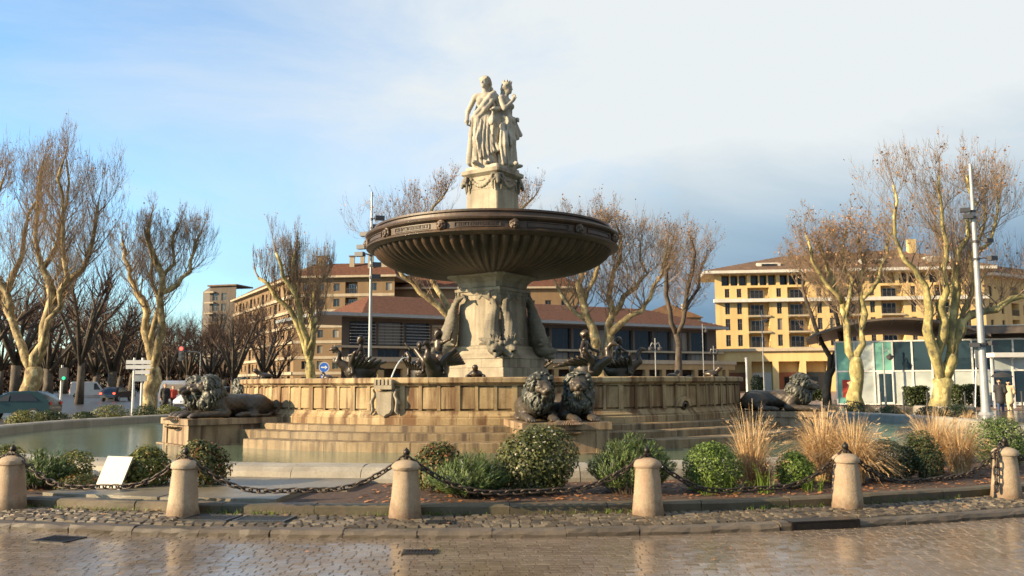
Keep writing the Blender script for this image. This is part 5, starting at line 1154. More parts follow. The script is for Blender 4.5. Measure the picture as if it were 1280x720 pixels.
def put_dark(px, d, h, w, label, sc=1.0):
    x = PX(px, d)
    if len(DT) < 3: o = dark_tree(100 + len(DT), h, w, (0, 0, -.06), label); DT.append((o, h))
    else:
        src, hh = DT[rng.randrange(3)]; o = copy_tree(src); s = h / hh; o.scale = (s * sc, s * sc, s); o['label'] = label; o.rotation_euler = (0, 0, rng.uniform(0, 6.28))
    o.location = (x, d, -.1); return o
put_dark(100, 78, 14.0, 5.2, 'large dark bare tree between the two golden plane trunks')
put_dark(292, 84, 9.5, 4.8, 'dark fan-shaped bare tree behind the lion with shaded plinth')
put_dark(330, 100, 10.5, 5.0, 'dark bare tree shading the side of the tan apartments')
lab = 'dark bare tree in the row closing the boulevard'
for px, d, h in ((-30, 85, 13), (20, 100, 15), (60, 120, 15), (140, 105, 12.5), (165, 130, 13), (210, 120, 11), (235, 140, 12), (262, 110, 9.5), (120, 150, 14), (190, 165, 14), (80, 170, 16), (40, 160, 15), (0, 140, 15), (280, 150, 11), (225, 180, 12), (150, 190, 14), (345, 125, 8)):
    put_dark(px, d, h, 5, lab if d < 145 else 'dark bare tree in the row behind, against the distant wood', 1.15)

# the wood closing the boulevard far behind: a mass nobody could count
g = np.random.default_rng(77); n = 56000; xs = g.uniform(PX(-120, 215), PX(345, 215), n); hmax = 9.5 + 3.0 * np.sin(xs * .11) + 1.8 * np.sin(xs * .37 + 1) + 1.2 * np.sin(xs * .9)
c = np.stack([xs, 215 + g.uniform(-8, 8, n), hmax * g.random(n) ** .8], 1); n_ = g.normal(size=(n, 3)); n_ /= np.linalg.norm(n_, axis=1)[:, None]; t_ = np.cross(n_, np.array([[0, 0, 1.0]]) + g.normal(scale=.4, size=(n, 3))); t_ /= np.linalg.norm(t_, axis=1)[:, None]; b_ = np.cross(n_, t_); l = g.uniform(.5, 1.6, n)[:, None]
V = np.stack([c - b_ * l / 2, c + t_ * l * .16, c + b_ * l / 2, c - t_ * l * .16], 1).reshape(-1, 3)
tag(link('distant_wood', np_mesh('distant_wood', V, np.arange(4 * n).reshape(-1, 4)), M['twigdark']), 'dark brown mass of distant bare trees closing the boulevard', 'wood', kind='stuff')
# ------------------------------------------------------------------ buildings
WCACHE = {}
def window_meshes(w, h, kind):
    key = (round(w, 2), round(h, 2), kind)
    if key in WCACHE: return WCACHE[key]
    fr = MB(); t = .07
    for s in (-1, 1): fr.box((s * (w / 2 - t / 2), .0, h / 2), (t, .06, h))
    fr.box((0, .0, t / 2), (w - 2 * t, .062, t)); fr.box((0, .0, h - t / 2), (w - 2 * t, .062, t))
    if kind == 'win': fr.box((0, .003, h / 2), (.05, .05, h - 2 * t)); fr.box((0, .003, h * .62), (w - 2 * t - .01, .045, .045)) if h > 1.9 else None
    if kind == 'wide':
        for q in (1, 2): fr.box((-w / 2 + w * q / 3, .003, h / 2), (.06, .05, h - 2 * t))
    fm = fr.mesh('window'); pm = MB().box((0, .01, h / 2), (w - 2 * t + .02, .012, h - 2 * t + .02)).mesh('pane'); WCACHE[key] = (fm, pm); return fm, pm
def facade(parent, O, u, W, z0, z1, openings, mat, depth=.28, name='wall', fmat='frame', gmat='glass', thick=.35):
    """wall sheet with real openings; O = ground corner (world xy), u = unit direction along the wall, outward normal = (u.y,-u.x)"""
    u = Vector((u[0], u[1], 0)).normalized(); n = Vector((u.y, -u.x, 0)); O = Vector((O[0], O[1], 0)); pl = Vector(parent.location)
    us = sorted({0.0, W, *[q for o in openings for q in o[:2]]}); zs = sorted({z0, z1, *[q for o in openings for q in o[2:4]]}); mb = MB(); pt = lambda a, z, dd=0.0: tuple(O + u * a + Vector((0, 0, z)) - n * dd - pl)
    for i in range(len(us) - 1):
        j = 0
        while j < len(zs) - 1:
            cu = (us[i] + us[i + 1]) / 2; cz = (zs[j] + zs[j + 1]) / 2
            if any(o[0] < cu < o[1] and o[2] < cz < o[3] for o in openings): j += 1; continue
            j2 = j + 1
            while j2 < len(zs) - 1 and not any(o[0] < cu < o[1] and o[2] < (zs[j2] + zs[j2 + 1]) / 2 < o[3] for o in openings): j2 += 1
            mb.add([pt(us[i], zs[j]), pt(us[i + 1], zs[j]), pt(us[i + 1], zs[j2]), pt(us[i], zs[j2])], [(0, 1, 2, 3)]); j = j2
    for o in openings:
        dd = o[5] if len(o) > 5 else depth; a0, a1, b0, b1 = o[:4]
        for p, q in (((a0, b0), (a0, b1)), ((a0, b1), (a1, b1)), ((a1, b1), (a1, b0)), ((a1, b0), (a0, b0))): mb.add([pt(*p), pt(*q), pt(*q, dd), pt(*p, dd)], [(0, 1, 2, 3)])
        if dd > .6: mb.add([pt(a0, b0, dd), pt(a1, b0, dd), pt(a1, b1, dd), pt(a0, b1, dd)], [(0, 1, 2, 3)])
    wl = mb.build(name, mat, parent); ang = math.atan2(u.y, u.x)
    for o in openings:
        kind = o[4] if len(o) > 4 else 'win'; dd = o[5] if len(o) > 5 else depth; a0, a1, b0, b1 = o[:4]
        if kind == 'void': continue
        if kind == 'loggia':
            # railing, two glazed doors at the back
            mb = MB(); c = O + u * ((a0 + a1) / 2) - pl; w = a1 - a0
            rl = MB().box((0, .05, b0 + 1.0), (w - .02, .06, .06)).box((0, .05, b0 + .08), (w - .02, .05, .05))
            nb = int(w / .16)
            for q in range(nb): rl.box((-w / 2 + w * (q + .5) / nb, .05, b0 + .54), (.03, .03, .9))
            rl.build('railing', M['rail'], parent, (c.x, c.y, 0), (0, 0, ang))
            fm, pm = window_meshes(w * .62, (b1 - b0) * .86, 'wide'); c2 = c - n * (dd - .05)
            f = link('window', fm, M['white'], parent, (c2.x, c2.y, b0), (0, 0, ang)); link('pane', pm, M[gmat], f)
            continue
        fm, pm = window_meshes(a1 - a0, b1 - b0, 'wide' if kind == 'wide' else 'win'); c = O + u * ((a0 + a1) / 2) - n * (dd - .06) - pl
        f = link('window', fm, M[fmat], parent, (c.x, c.y, b0), (0, 0, ang)); link('pane', pm, M[gmat], f)
    return wl
def slab_along(parent, O, u, a0, a1, z0, z1, out, back, mat, name):
    u = Vector((u[0], u[1], 0)).normalized(); n = Vector((u.y, -u.x, 0)); O = Vector((O[0], O[1], 0)) - Vector(parent.location); O.z = 0
    vs = [O + u * a + n * o + Vector((0, 0, z)) for z in (z0, z1) for a, o in ((a0, out), (a1, out), (a1, -back), (a0, -back))]
    return MB().add(vs, [(3, 2, 1, 0), (4, 5, 6, 7), (0, 1, 5, 4), (1, 2, 6, 5), (2, 3, 7, 6), (3, 0, 4, 7)]).build(name, mat, parent)
def tiled_roof(parent, corners, ridge, mat, name='roof', rows=14):
    """corners: eave polygon (4 pts), ridge: 2 pts; ribbed tile courses on the slopes"""
    mb = MB(); pl = Vector(parent.location); a, b_, c, d = [Vector(q) - pl for q in corners]; r0, r1 = [Vector(q) - pl for q in ridge]
    def slope(p0, p1, q1, q0):
        L = (p1 - p0).length; n = max(4, int(L / 1.0)); m = rows
        nor = (p1 - p0).cross(q0 - p0).normalized()
        for j in range(m):
            u0, u1 = j / m, (j + 1) / m; A = p0.lerp(q0, u0); B = p1.lerp(q1, u0); C = p1.lerp(q1, u1); D = p0.lerp(q0, u1); t = nor * .05
            mb.add([A + t, B + t, C, D, A, B], [(0, 1, 2, 3), (4, 5, 1, 0)])
    slope(a, b_, r1, r0); slope(c, d, r0, r1); slope(b_, c, r1, r1 + Vector((.01, 0, 0))); slope(d, a, r0 + Vector((.01, 0, 0)), r0)
    return mb.build(name, mat, parent)
def vec2(p, q): return Vector((q[0] - p[0], q[1] - p[1]))

# --- yellow apartments (right)
A = (PX(897, 152), 152.0); B = (PX(1238, 147), 147.0); u = vec2(A, B); W = u.length; u.normalize()
yb = empty('yellow_apartments', (A[0], A[1], 0), 0, 'ochre apartment block with loggias, white cornices and columned attic', 'building')
bays = []; x = 1.7
pat = ['w', 'w', 'L', 'w', 'L', 'w', 'w', 'L', 'w', 'L', 'w', 'w', 'L', 'w']
for k in pat:
    if k == 'w': bays.append((x, x + .85, 'win')); x += 2.05
    else: bays.append((x - .2, x + 3.5, 'loggia')); x += 4.75
    if x > W - 2: break
op = []
for i in range(3):
    zf = 7.35 + 2.8 * i
    for a0, a1, k in bays:
        if a1 > W - .5: continue
        if k == 'win': op.append((a0, a1, zf + .35, zf + 2.35, 'win'))
        else: op.append((a0, a1, zf + .1, zf + 2.5, 'loggia', 1.9))
zf = 16.0
for a0, a1, k in bays:
    if a1 > W - .5: continue
    if k == 'win': op.append((a0, a1, zf + .25, zf + 1.8, 'win'))
    else: op.append((a0, a1, zf, zf + 1.95, 'loggia', 1.6))
xx = 1.2
while xx < W - 4: op.append((xx, xx + 4.4, 18.35, 20.2, 'loggia' if rng.random() < .6 else 'wide', 1.5)); xx += 5.0
# street level arcade, shops
xx = 1.0
while xx < W - 4: op.append((xx, xx + 3.4, 0.05, 4.6, 'wide', 1.4)); xx += 4.6
facade(yb, A, u, W, 0, 20.35, op, M['yellow'])
slab_along(yb, A, u, -.3, W + .3, 15.35, 15.95, 1.1, .05, M['whitew'], 'cornice')
slab_along(yb, A, u, -.5, W + .5, 6.75, 7.2, .7, .05, M['bandst'], 'string_course')
slab_along(yb, A, u, -2.0, W + 1.5, 20.36, 20.85, 1.9, 12, M['whitew'], 'eave')
for i in range(3):
    for a0, a1, k in bays:
        if k == 'loggia' and a1 < W - .5: slab_along(yb, A, u, a0 - .1, a1 + .1, 7.35 + 2.8 * i - .14, 7.35 + 2.8 * i + .14, .35, -.004, M['bandst'], 'balcony_slab')
xx = 1.2
while xx < W - 4:
    for q in (1.45, 2.9): slab_along(yb, A, u, xx + q - .12, xx + q + .12, 18.36, 20.34, -.1, .4, M['yellow'], 'attic_column')
    xx += 5.0
n_ = Vector((-u.y, u.x)); bk = 16
U3 = Vector((u.x, u.y, 0)); N3 = Vector((n_.x, n_.y, 0)); A3 = Vector((A[0], A[1], 0))
tiled_roof(yb, [A3 - U3 * 2.0 - N3 * 1.9 + Vector((0, 0, 20.87)), A3 + U3 * (W + 1.5) - N3 * 1.9 + Vector((0, 0, 20.87)), A3 + U3 * (W + 1.5) + N3 * bk + Vector((0, 0, 20.87)), A3 - U3 * 2 + N3 * bk + Vector((0, 0, 20.87))], [A3 + U3 * 13 + N3 * 7.5 + Vector((0, 0, 24.4)), A3 + U3 * (W - 12) + N3 * 7.5 + Vector((0, 0, 25.2))], M['tile2'])
for xx, zz in ((9.5, 21.7), (27, 22.0), (38, 22.3)):
    p = A3 + U3 * xx + N3 * 1.5 - A3; d_ = MB().box((p.x, p.y, zz), (4.0, 2.4, 1.3), math.atan2(u.y, u.x)).build('dormer', M['whitew'], yb); MB().box((p.x - .1, p.y - 1.25, zz + .05), (2.6, .1, .8), math.atan2(u.y, u.x)).build('pane', M['glass'], d_)
p = U3 * 35.5 + N3 * 6; MB().box((p.x, p.y, 25.5), (1.3, 1.0, 2.6)).build('chimney', M['yellow'], yb)
# the left end wall and the shaded right wing
facade(yb, A, (.32, .95), 20, 0, 20.35, [], M['yellow'])
Bv = Vector((B[0] + .02, B[1])); uw = Vector((.85, .53)).normalized(); op = []
for i in range(6):
    zf = .8 + 2.9 * i + (.0 if i == 0 else .4)
    for q in range(11):
        a0 = 1.4 + q * 3.5
        if q % 3 == 2: op.append((a0 - .3, a0 + 2.2, zf, zf + 2.2, 'loggia', 1.2))
        else: op.append((a0, a0 + .9, zf + .2, zf + 2.0, 'win'))
facade(yb, (Bv.x, Bv.y), uw, 42, 0, 19.4, op, M['yellow'])
slab_along(yb, Bv, uw, .6, 43, 19.42, 19.85, 1.4, 12, M['whitew'], 'eave')
B3 = Vector((Bv.x, Bv.y, 0)); U4 = Vector((uw.x, uw.y, 0)); N4 = Vector((-uw.y, uw.x, 0)); z = Vector((0, 0, 19.87))
tiled_roof(yb, [B3 + U4 * .6 - N4 * 1.4 + z, B3 + U4 * 43 - N4 * 1.4 + z, B3 + U4 * 43 + N4 * 12 + z, B3 + U4 * .6 + N4 * 12 + z], [B3 + U4 * 4 + N4 * 5 + z + Vector((0, 0, 2.6)), B3 + U4 * 39 + N4 * 5 + z + Vector((0, 0, 2.6))], M['tile2'])

# --- low ochre arcade running in front of the yellow block, red shop fronts
A = (PX(900, 138), 138.0); B = (PX(1062, 134), 134.0); u = vec2(A, B); W = u.length; u.normalize()
ab = empty('shop_arcade', (A[0], A[1], 0), 0, 'low ochre arcade with red shop fronts below the yellow apartments', 'building'); op = []; xx = .8
while xx < W - 3: op.append((xx, xx + 3.2, 0.05, 4.7, 'void', 2.4)); xx += 4.1
facade(ab, A, u, W, 0, 6.3, op, M['yellow'])
slab_along(ab, A, u, -.3, W + .3, 6.31, 6.75, .5, 5, M['bandst'], 'cornice')
xx = .8; i = 0
while xx < W - 3:
    slab_along(ab, A, u, xx + .05, xx + 3.15, .1, 3.0, -2.2, 2.36, M[('red', 'whitew', 'red', 'glass')[i % 4]], 'shop_front'); slab_along(ab, A, u, xx + 1.0, xx + 2.0, .1, 2.3, -2.14, 2.19, M['glass'], 'shop_door'); xx += 4.1; i += 1

# --- tan apartments (left)
A = (PX(366, 165), 165.0); B = (PX(492, 163), 163.0); u = vec2(A, B); W = u.length; u.normalize()
tb = empty('tan_apartments', (A[0], A[1], 0), 0, 'tan six-storey apartment block with pale floor bands and chimneys', 'building'); op = []
for i in range(7):
    zf = .9 + 2.95 * i
    for a0, w in ((1.6, 1.1), (4.6, 1.1), (7.6, 1.2), (9.9, 2.4), (14.6, 1.4), (17.8, 1.2)):
        if a0 + w > W: continue
        if w > 2 and i > 0: op.append((a0, a0 + w, zf, zf + 2.2, 'loggia', 1.0))
        else: op.append((a0, a0 + w, zf + .5, zf + 2.0, 'win'))
facade(tb, A, u, W, 0, 21.6, op, M['brick'])
for i in range(1, 7): slab_along(tb, A, u, -.05, W, .9 + 2.95 * i - .55, .9 + 2.95 * i - .02, .12, -.004, M['bandst'], 'floor_band')
slab_along(tb, A, u, -.9, W + .5, 21.61, 22.0, 1.0, 12, M['bandst'], 'eave')
us = Vector((-.49, .87)).normalized(); L = 54; A2 = Vector(A) + us * L; op = []
for i in range(7):
    zf = .9 + 2.95 * i
    for q in range(14):
        a0 = 1.6 + q * 3.7
        op.append((a0, a0 + 1.2, zf + .5, zf + 2.0, 'win') if q % 3 != 1 else (a0, a0 + 2.2, zf, zf + 2.2, 'loggia', 1.0))
facade(tb, (A2.x, A2.y), -us, L, 0, 21.6, op, M['brick'])
for i in range(1, 7): slab_along(tb, A2, -us, 0, L, .9 + 2.95 * i - .55, .9 + 2.95 * i - .02, .4, -.004, M['bandst'], 'floor_band')
slab_along(tb, A2, -us, -.5, L + .3, 21.62, 22.01, 1.0, .9, M['bandst'], 'eave')
A3 = Vector((A[0], A[1], 22.02)); U3 = Vector((u.x, u.y, 0)); S3 = Vector((us.x, us.y, 0)); N3 = Vector((-u.y, u.x, 0))
tiled_roof(tb, [A3 - U3 - N3, A3 + U3 * (W + .5) - N3, A3 + U3 * (W + .5) + N3 * 13, A3 - U3 * 1 + N3 * 13], [A3 + U3 * 5 + N3 * 6 + Vector((0, 0, 3.2)), A3 + U3 * (W - 2) + N3 * 6 + Vector((0, 0, 3.2))], M['tile'])
tiled_roof(tb, [A3 + S3 * 53 - U3 * 1, A3 + N3 * 1 - U3 * .9, A3 + N3 * 1 + U3 * 12, A3 + S3 * 53 + U3 * 12], [A3 + S3 * 48 + U3 * 5 + Vector((0, 0, 2.8)), A3 + S3 * 4 + U3 * 5 + Vector((0, 0, 2.8))], M['tile2'])
for xx, yy, w, h in ((10.0, 4, .9, 4.2), (14.0, 3, 1.0, 5.0), (16.6, 4, 1.7, 4.8), (19.5, 3, .8, 4.0), (3.5, 5, 1.5, 4.4), (11.5, 6, .8, 4.6)):
    p = U3 * xx + N3 * yy; c = MB().box((p.x, p.y, 22 + h / 2), (w, w * .8, h)).build('chimney', M['bandst'], tb); MB().box((p.x, p.y, 22 + h + .12), (w + .3, w * .8 + .3, .2)).build('chimney_cap', M['tile2'], c)
# distant tower beyond
A = (PX(259, 240), 240.0); B = (PX(292, 238), 238.0); u = vec2(A, B); W = u.length; u.normalize(); tw = empty('apartment_tower', (A[0], A[1], 0), 0, 'distant dark apartment tower with stacked balconies behind bare trees', 'building'); op = []
for i in range(9):
    for a0 in (.8, 3.6): op.append((a0, a0 + 1.6, 1 + 2.95 * i, 3.1 + 2.95 * i, 'win'))
facade(tw, A, u, W, 0, 28.6, op, M['greyw']); 
for i in range(1, 10): slab_along(tw, A, u, -1.2, 1.6, 2.95 * i + .2, 2.95 * i + .6, .9, -.004, M['bandst'], 'balcony')
facade(tw, (A[0] - 7, A[1] + 14), Vector((7, -14)).normalized(), 15.65, 0, 28.6, [], M['greyw'], name='side_wall'); slab_along(tw, A, u, -.6, W + .4, 28.62, 29.0, .6, 8, M['tile2'], 'roof_slab')

# --- long hall with red tile roof and louvred glazing behind the fountain
A = (PX(426, 105), 105.0); B = (PX(897, 137), 137.0); u = vec2(A, B); W = u.length; u.normalize()
hb = empty('tiled_hall', (A[0], A[1], 0), 0, 'long hall with red tile roof, glazed upper floor and stone arcade', 'building'); op = []; xx = 1.0; i = 0
while xx < W - 4: op.append((xx, xx + 3.3, 6.3, 9.2, 'wide', .5)); xx += 3.7; i += 1
xx = 1.0
while xx < W - 4: op.append((xx, xx + 2.9, 4.75, 5.85, 'wide', .3)); xx += 3.7
facade(hb, A, u, W, 0, 9.7, op, M['greyw'], gmat='glass', fmat='dgrey')
slab_along(hb, A, u, -3.5, W + 1, 9.72, 10.12, 1.8, 16, M['grey'], 'eave')
slab_along(hb, A, u, -1, W + 1, 5.95, 6.22, .5, -.004, M['bandst'], 'string_course')
# louvres
xx = 1.0
while xx < W * .42:
    for q in range(7): slab_along(hb, A, u, xx, xx + 3.3, 6.5 + q * .38, 6.56 + q * .38, .40, -.15, M['grey'], 'louvre')
    xx += 3.7
A3 = Vector((A[0], A[1], 10.14)); U3 = Vector((u.x, u.y, 0)); N3 = Vector((-u.y, u.x, 0))
tiled_roof(hb, [A3 + U3 * 2 - N3 * 1.5, A3 + U3 * (W + 1) - N3 * 1.5, A3 + U3 * (W + 1) + N3 * 22, A3 + U3 * 2 + N3 * 22], [A3 + U3 * 8 + N3 * 11 + Vector((0, 0, 3.5)), A3 + U3 * (W - 6) + N3 * 11 + Vector((0, 0, 3.5))], M['tile'], rows=18)
facade(hb, (A[0] - u.y * -20, A[1] + u.x * 20), Vector((u.y, -u.x)), 20, 0, 9.7, [], M['arcade'], name='side_wall')
# arcade terrace in front: separate pillars, lintel
fA = Vector(A) + Vector((u.y, -u.x)) * 5; slab_along(hb, fA, u, -1, W - 1, 4.15, 4.7, .15, 5.1, M['bandst'], 'terrace'); slab_along(hb, fA, u, -.8, W - 1.2, 3.35, 4.13, 0, .5, M['arcade'], 'lintel')
xx = 0.0
while xx < W - 2: slab_along(hb, fA, u, xx - .35, xx + .35, 0, 3.34, .04, .62, M['arcade'], 'pillar'); xx += 3.1
slab_along(hb, fA, u, 2, W - 3, .0, 3.3, -3.2, 3.6, M['greyw'], 'arcade_wall')
xx = 3.0
while xx < W - 5: slab_along(hb, fA, u, xx, xx + 1.5, .1, 2.7, -3.1, 3.19, M['glass'], 'arcade_door'); xx += 3.1
# a taller block with a pale gable seen over the hall
A = (PX(560, 172), 172.0); bt = empty('pale_block', (A[0], A[1], 0), 0, 'tan block with red roof seen between bowl and mast', 'building'); op = []
for i in range(6):
    for q in range(12): op.append((1.5 + q * 3.2, 2.7 + q * 3.2, 1.2 + 3 * i, 2.9 + 3 * i, 'win'))
A = (PX(470, 172), 172.0); bt.location = (A[0], A[1], 0); facade(bt, A, (1, 0), 40, 0, 20.2, op, M['brick']); slab_along(bt, A, (1, 0), -.6, 40.6, 20.22, 20.6, .7, 10, M['bandst'], 'eave')
a3 = Vector((A[0], A[1], 20.62)); tiled_roof(bt, [a3 + Vector((-.6, -.7, 0)), a3 + Vector((40.6, -.7, 0)), a3 + Vector((40.6, 12, 0)), a3 + Vector((-.6, 12, 0))], [a3 + Vector((4, 5, 3)), a3 + Vector((37, 5, 3))], M['tile'])
# small gabled houses at the right end of the hall roof
for i, (px, d, w, h, m_, lab) in enumerate(((838, 175, 13, 14.5, 'greyw', 'grey gabled house peeping over the end of the tiled hall'), (880, 168, 9, 10.5, 'red', 'red-brown house wedged between the hall and the yellow apartments'))):
    x0 = PX(px, d); h_ = empty('gabled_house', (x0, d, 0), 0, lab, 'building'); facade(h_, (x0 - w / 2, d), (1, 0), w, 0, h, [(1 + q * 3.2, 2.2 + q * 3.2, h - 3.4, h - 1.6, 'win') for q in range(int(w / 3.2))], M[m_])
    mb = MB(); mb.prism([(-w / 2 - .5, h), (w / 2 + .5, h), (0, h + w * .22)], -.4, 12); mb.build('roof', M['tile2'], h_); MB().box((w * .3, 4, h + w * .16), (.9, .9, 2.2)).build('chimney', M['bandst'], h_)

# --- glass pavilion with arched canopy
PD = 60.0; x0 = PX(1046, PD); x1 = PX(1330, PD); pvn = empty('glass_pavilion', (x0, PD, 0), R_(-19), 'glass pavilion with teal and dark panes under an arched canopy', 'building'); W = x1 - x0; npn = 13; pw_ = W / npn
MB().b2((0, .25, -.1), (W, 10, .12)).build('floor_slab', M['greyw'], pvn); MB().b2((.2, 9.5, .12), (W, 9.9, 4.2)).build('back_wall', M['greyw'], pvn)
for i in range(npn + 1): MB().b2((i * pw_ - .05, -.08, 0), (i * pw_ + .05, .08, 4.35)).build('mullion', M['white'], pvn)
for z in (0.06, 2.28, 4.3): MB().b2((.05, -.06, z - .05), (W, .06, z + .05)).build('transom', M['white'], pvn)
for i in range(npn):
    gm_ = 'glassteal' if i in (0, 2) else ('frost' if i == 1 else 'glassblue')
    MB().b2((i * pw_ + .05, -.012, 2.335), ((i + 1) * pw_ - .05, .012, 4.245)).build('pane', M[gm_], pvn)
    MB().b2((i * pw_ + .05, -.012, .115), ((i + 1) * pw_ - .05, .012, 2.225)).build('pane', M['frost' if i != 0 else 'glassteal'], pvn)
dr = MB().b2((2.15 * pw_, -.14, .06), (2.15 * pw_ + 1.0, -.09, 2.25)).build('door', M['white'], pvn); MB().b2((2.15 * pw_ + .1, -.15, .2), (2.15 * pw_ + .9, -.142, 2.1)).build('pane', M['glassblue'], dr)
# posters behind the glass
MB().b2((.35, -.03, .5), (1.2, -.02, 1.7)).build('poster', M['redcloth'], pvn)
# canopy: shallow vaulted lens
mb = MB(); xa = PX(1012, PD) - x0; xb = PX(1215, PD) - x0; n = 24; vs = []; fs = []
for i in range(n + 1):
    t = i / n; x = xa + (xb - xa) * t; zt = 4.55 + 1.25 * math.sin(math.pi * min(1, t * 1.0)) ** .8 if 0 < t < 1 else 4.55; zb = 4.50 + .75 * math.sin(math.pi * t)
    vs += [(x, -1.8, zt), (x, -1.8, zt - .16), (x, 9, zb - .05), (x, 9, zt)]
for i in range(n):
    a = i * 4; fs += [(a, a + 4, a + 5, a + 1), (a + 1, a + 5, a + 6, a + 2), (a + 3, a + 2, a + 6, a + 7), (a, a + 3, a + 7, a + 4)]
mb.add(vs, fs + [(0, 1, 2, 3), (n * 4 + 3, n * 4 + 2, n * 4 + 1, n * 4)]); cp = mb.build('canopy', M['canopy'], pvn)
for i in range(7):
    t = (i + .5) / 7; x = xa + (xb - xa) * t; zt = 4.55 + 1.25 * math.sin(math.pi * t) ** .8 - .2; MB().bar((x, -1.6, zt), (x, 8, zt - .15), .08, .16).build('rib', M['dgrey'], cp)
MB().b2((PX(1188, PD) - x0, -1.2, 4.62), (W + 2, 9, 5.1)).build('flat_roof', M['canopy'], pvn); MB().b2((PX(1188, PD) - x0, -1.25, 5.1), (W + 2, 9, 5.16)).build('roof_edge', M['grey'], pvn)
# glass shelter beside it
sx0 = PX(1241, 51); s_ = empty('bus_shelter', (sx0, 51, 0), 0, 'small glass shelter with white roof beside the couple', 'shelter'); W = 3.6
for x in (0, 1.2, 2.4, 3.6): MB().b2((x - .05, -.05, 0), (x + .05, .05, 2.95)).build('post', M['white'], s_)
MB().b2((-.2, -.7, 2.96), (W + .2, 1.5, 3.22)).build('roof', M['white'], s_)
for i in range(3): MB().b2((i * 1.2 + .05, -.01, .35), (i * 1.2 + 1.15, .01, 2.15)).build('pane', M['glassblue'], s_); MB().b2((i * 1.2 + .05, -.01, 2.25), (i * 1.2 + 1.15, .01, 2.9)).build('pane', M['frost'], s_)
MB().b2((.1, .5, .42), (3.4, .9, .48)).build('bench', M['dgrey'], s_)
# ------------------------------------------------------------------ vehicles
def car(loc, rz, paint, label, van=False, L=4.0, Wd=1.7, H=1.45, lights='tail'):
    t = empty('car' if not van else 'van', loc, rz, label, 'car' if not van else 'van', 'vehicles on the boulevard'); w = Wd / 2; f = L / 2
    if van: side = [(-f, .35), (-f, 1.0), (-f + .05, 1.5), (-f + .12, H - .06), (-f + .4, H), (f - 1.75, H), (f - 1.45, H - .08), (f - .85, 1.12), (f - .12, .92), (f, .7), (f, .32)]
    else: side = [(-f, .38), (-f - .02, .62), (-f + .06, .92), (-f + .35, 1.22), (-f + .62, H - .06), (-f + 1.1, H), (f - 1.95, H - .03), (f - 1.15, .98), (f - .6, .88), (f - .12, .74), (f, .58), (f - .02, .34)]
    def hw(z): return w * (1.0 if z < .95 else 1.0 - .26 * min(1, (z - .95) / (H - .95)) * (0.5 if van else 1)) * (.94 if z < .45 else 1)
    m = len(side); vs = [(x, -hw(z), z) for x, z in side] + [(x, -hw(z) * .90, z + .0) for x, z in side] + [(x, hw(z) * .90, z) for x, z in side] + [(x, hw(z), z) for x, z in side]
    # crown the roof and bonnet a little along the middle
    vs = [(x, y, z + (.03 if i // m in (1, 2) and z > .6 else 0)) for i, (x, y, z) in enumerate(vs)]
    fs = [tuple(range(m)), tuple(range(4 * m - 1, 3 * m - 1, -1))]
    for r in range(3):
        for i in range(m): j = (i + 1) % m; fs.append((r * m + i, (r + 1) * m + i, (r + 1) * m + j, r * m + j))
    b = MB().add(vs, fs).build('body', M[paint], t, smooth='auto')
    # glazing, set just proud of the body
    def side_pane(x0, x1, x2, x3, z0, z1, s): return MB().add([(x0, s * (hw(z0) + .008), z0), (x1, s * (hw(z0) + .008), z0), (x2, s * (hw(z1) + .008), z1), (x3, s * (hw(z1) + .008), z1)], [(0, 1, 2, 3)])
    for s in (-1, 1):
        if van: side_pane(f - 1.9, f - 1.05, f - 1.6, f - 1.9, 1.05, H - .2, s).build('side_window', M['glass'], t)
        else:
            side_pane(-f + .52, -.12, -.12, -f + .98, .95, H - .1, s).build('side_window', M['glass'], t); side_pane(-.04, f - 1.30, f - 1.95, -.04, .95, H - .12, s).build('side_window', M['glass'], t)
        MB().box((f - 1.3, s * (w + .07), 1.0), (.1, .14, .12)).build('mirror', M[paint], t)
    if van: MB().add([(-f - .012, -w * .78, 1.12), (-f - .012, w * .78, 1.12), (-f + .07, w * .72, H - .22), (-f + .07, -w * .72, H - .22)], [(3, 2, 1, 0)]).build('rear_window', M['glass'], t)
    else: MB().add([(-f + .10, -w * .76, .98), (-f + .10, w * .76, .98), (-f + .55, w * .64, H - .08), (-f + .55, -w * .64, H - .08)], [(3, 2, 1, 0)]).build('rear_window', M['glass'], t)
    za, zb = ((1.16, H - .14) if van else (1.0, H - .07)); xa, xb = ((f - .86, f - 1.4) if van else (f - 1.16, f - 1.9))
    MB().add([(xa + .03, -w * .80, za), (xa + .03, w * .80, za), (xb + .03, w * .66, zb), (xb + .03, -w * .66, zb)], [(0, 1, 2, 3)]).build('windscreen', M['glass'], t)
    for s in (-1, 1):
        MB().box((-f - .01, s * w * .82, .82 if not van else .95), (.05, .22 if not van else .14, .16 if not van else .4)).build('tail_lamp', M['taillight'] if lights == 'tail' else M['redcloth'], t)
        MB().box((f - .06, s * w * .76, .68), (.12, .34, .14)).build('headlight', M['headlight'] if lights == 'head' else M['white'], t)
    MB().box((f, 0, .45), (.06, Wd * .9, .16)).build('bumper', M['dgrey'], t); MB().box((-f, 0, .48), (.06, Wd * .9, .18)).build('bumper', M['dgrey'], t)
    for x in (-f + .75, f - .8):
        for s in (-1, 1):
            wb = MB().lathe([(.20, -.09), (.29, -.09), (.31, -.06), (.31, .06), (.29, .09), (.20, .09)], 16); wb.xf(Matrix.Rotation(math.pi / 2, 4, 'X')); wh = wb.build('wheel', M['tyre'], t, (x, s * (w - .09), .31))
            rb = MB().lathe([(.05, -.10), (.19, -.095), (.20, -.05), (.20, .05), (.19, .095), (.05, .10)], 12); rb.xf(Matrix.Rotation(math.pi / 2, 4, 'X')); rb.build('rim', M['grey'], wh)
    return t
def gnd(px, d): return (PX(px, d), d, -.09)
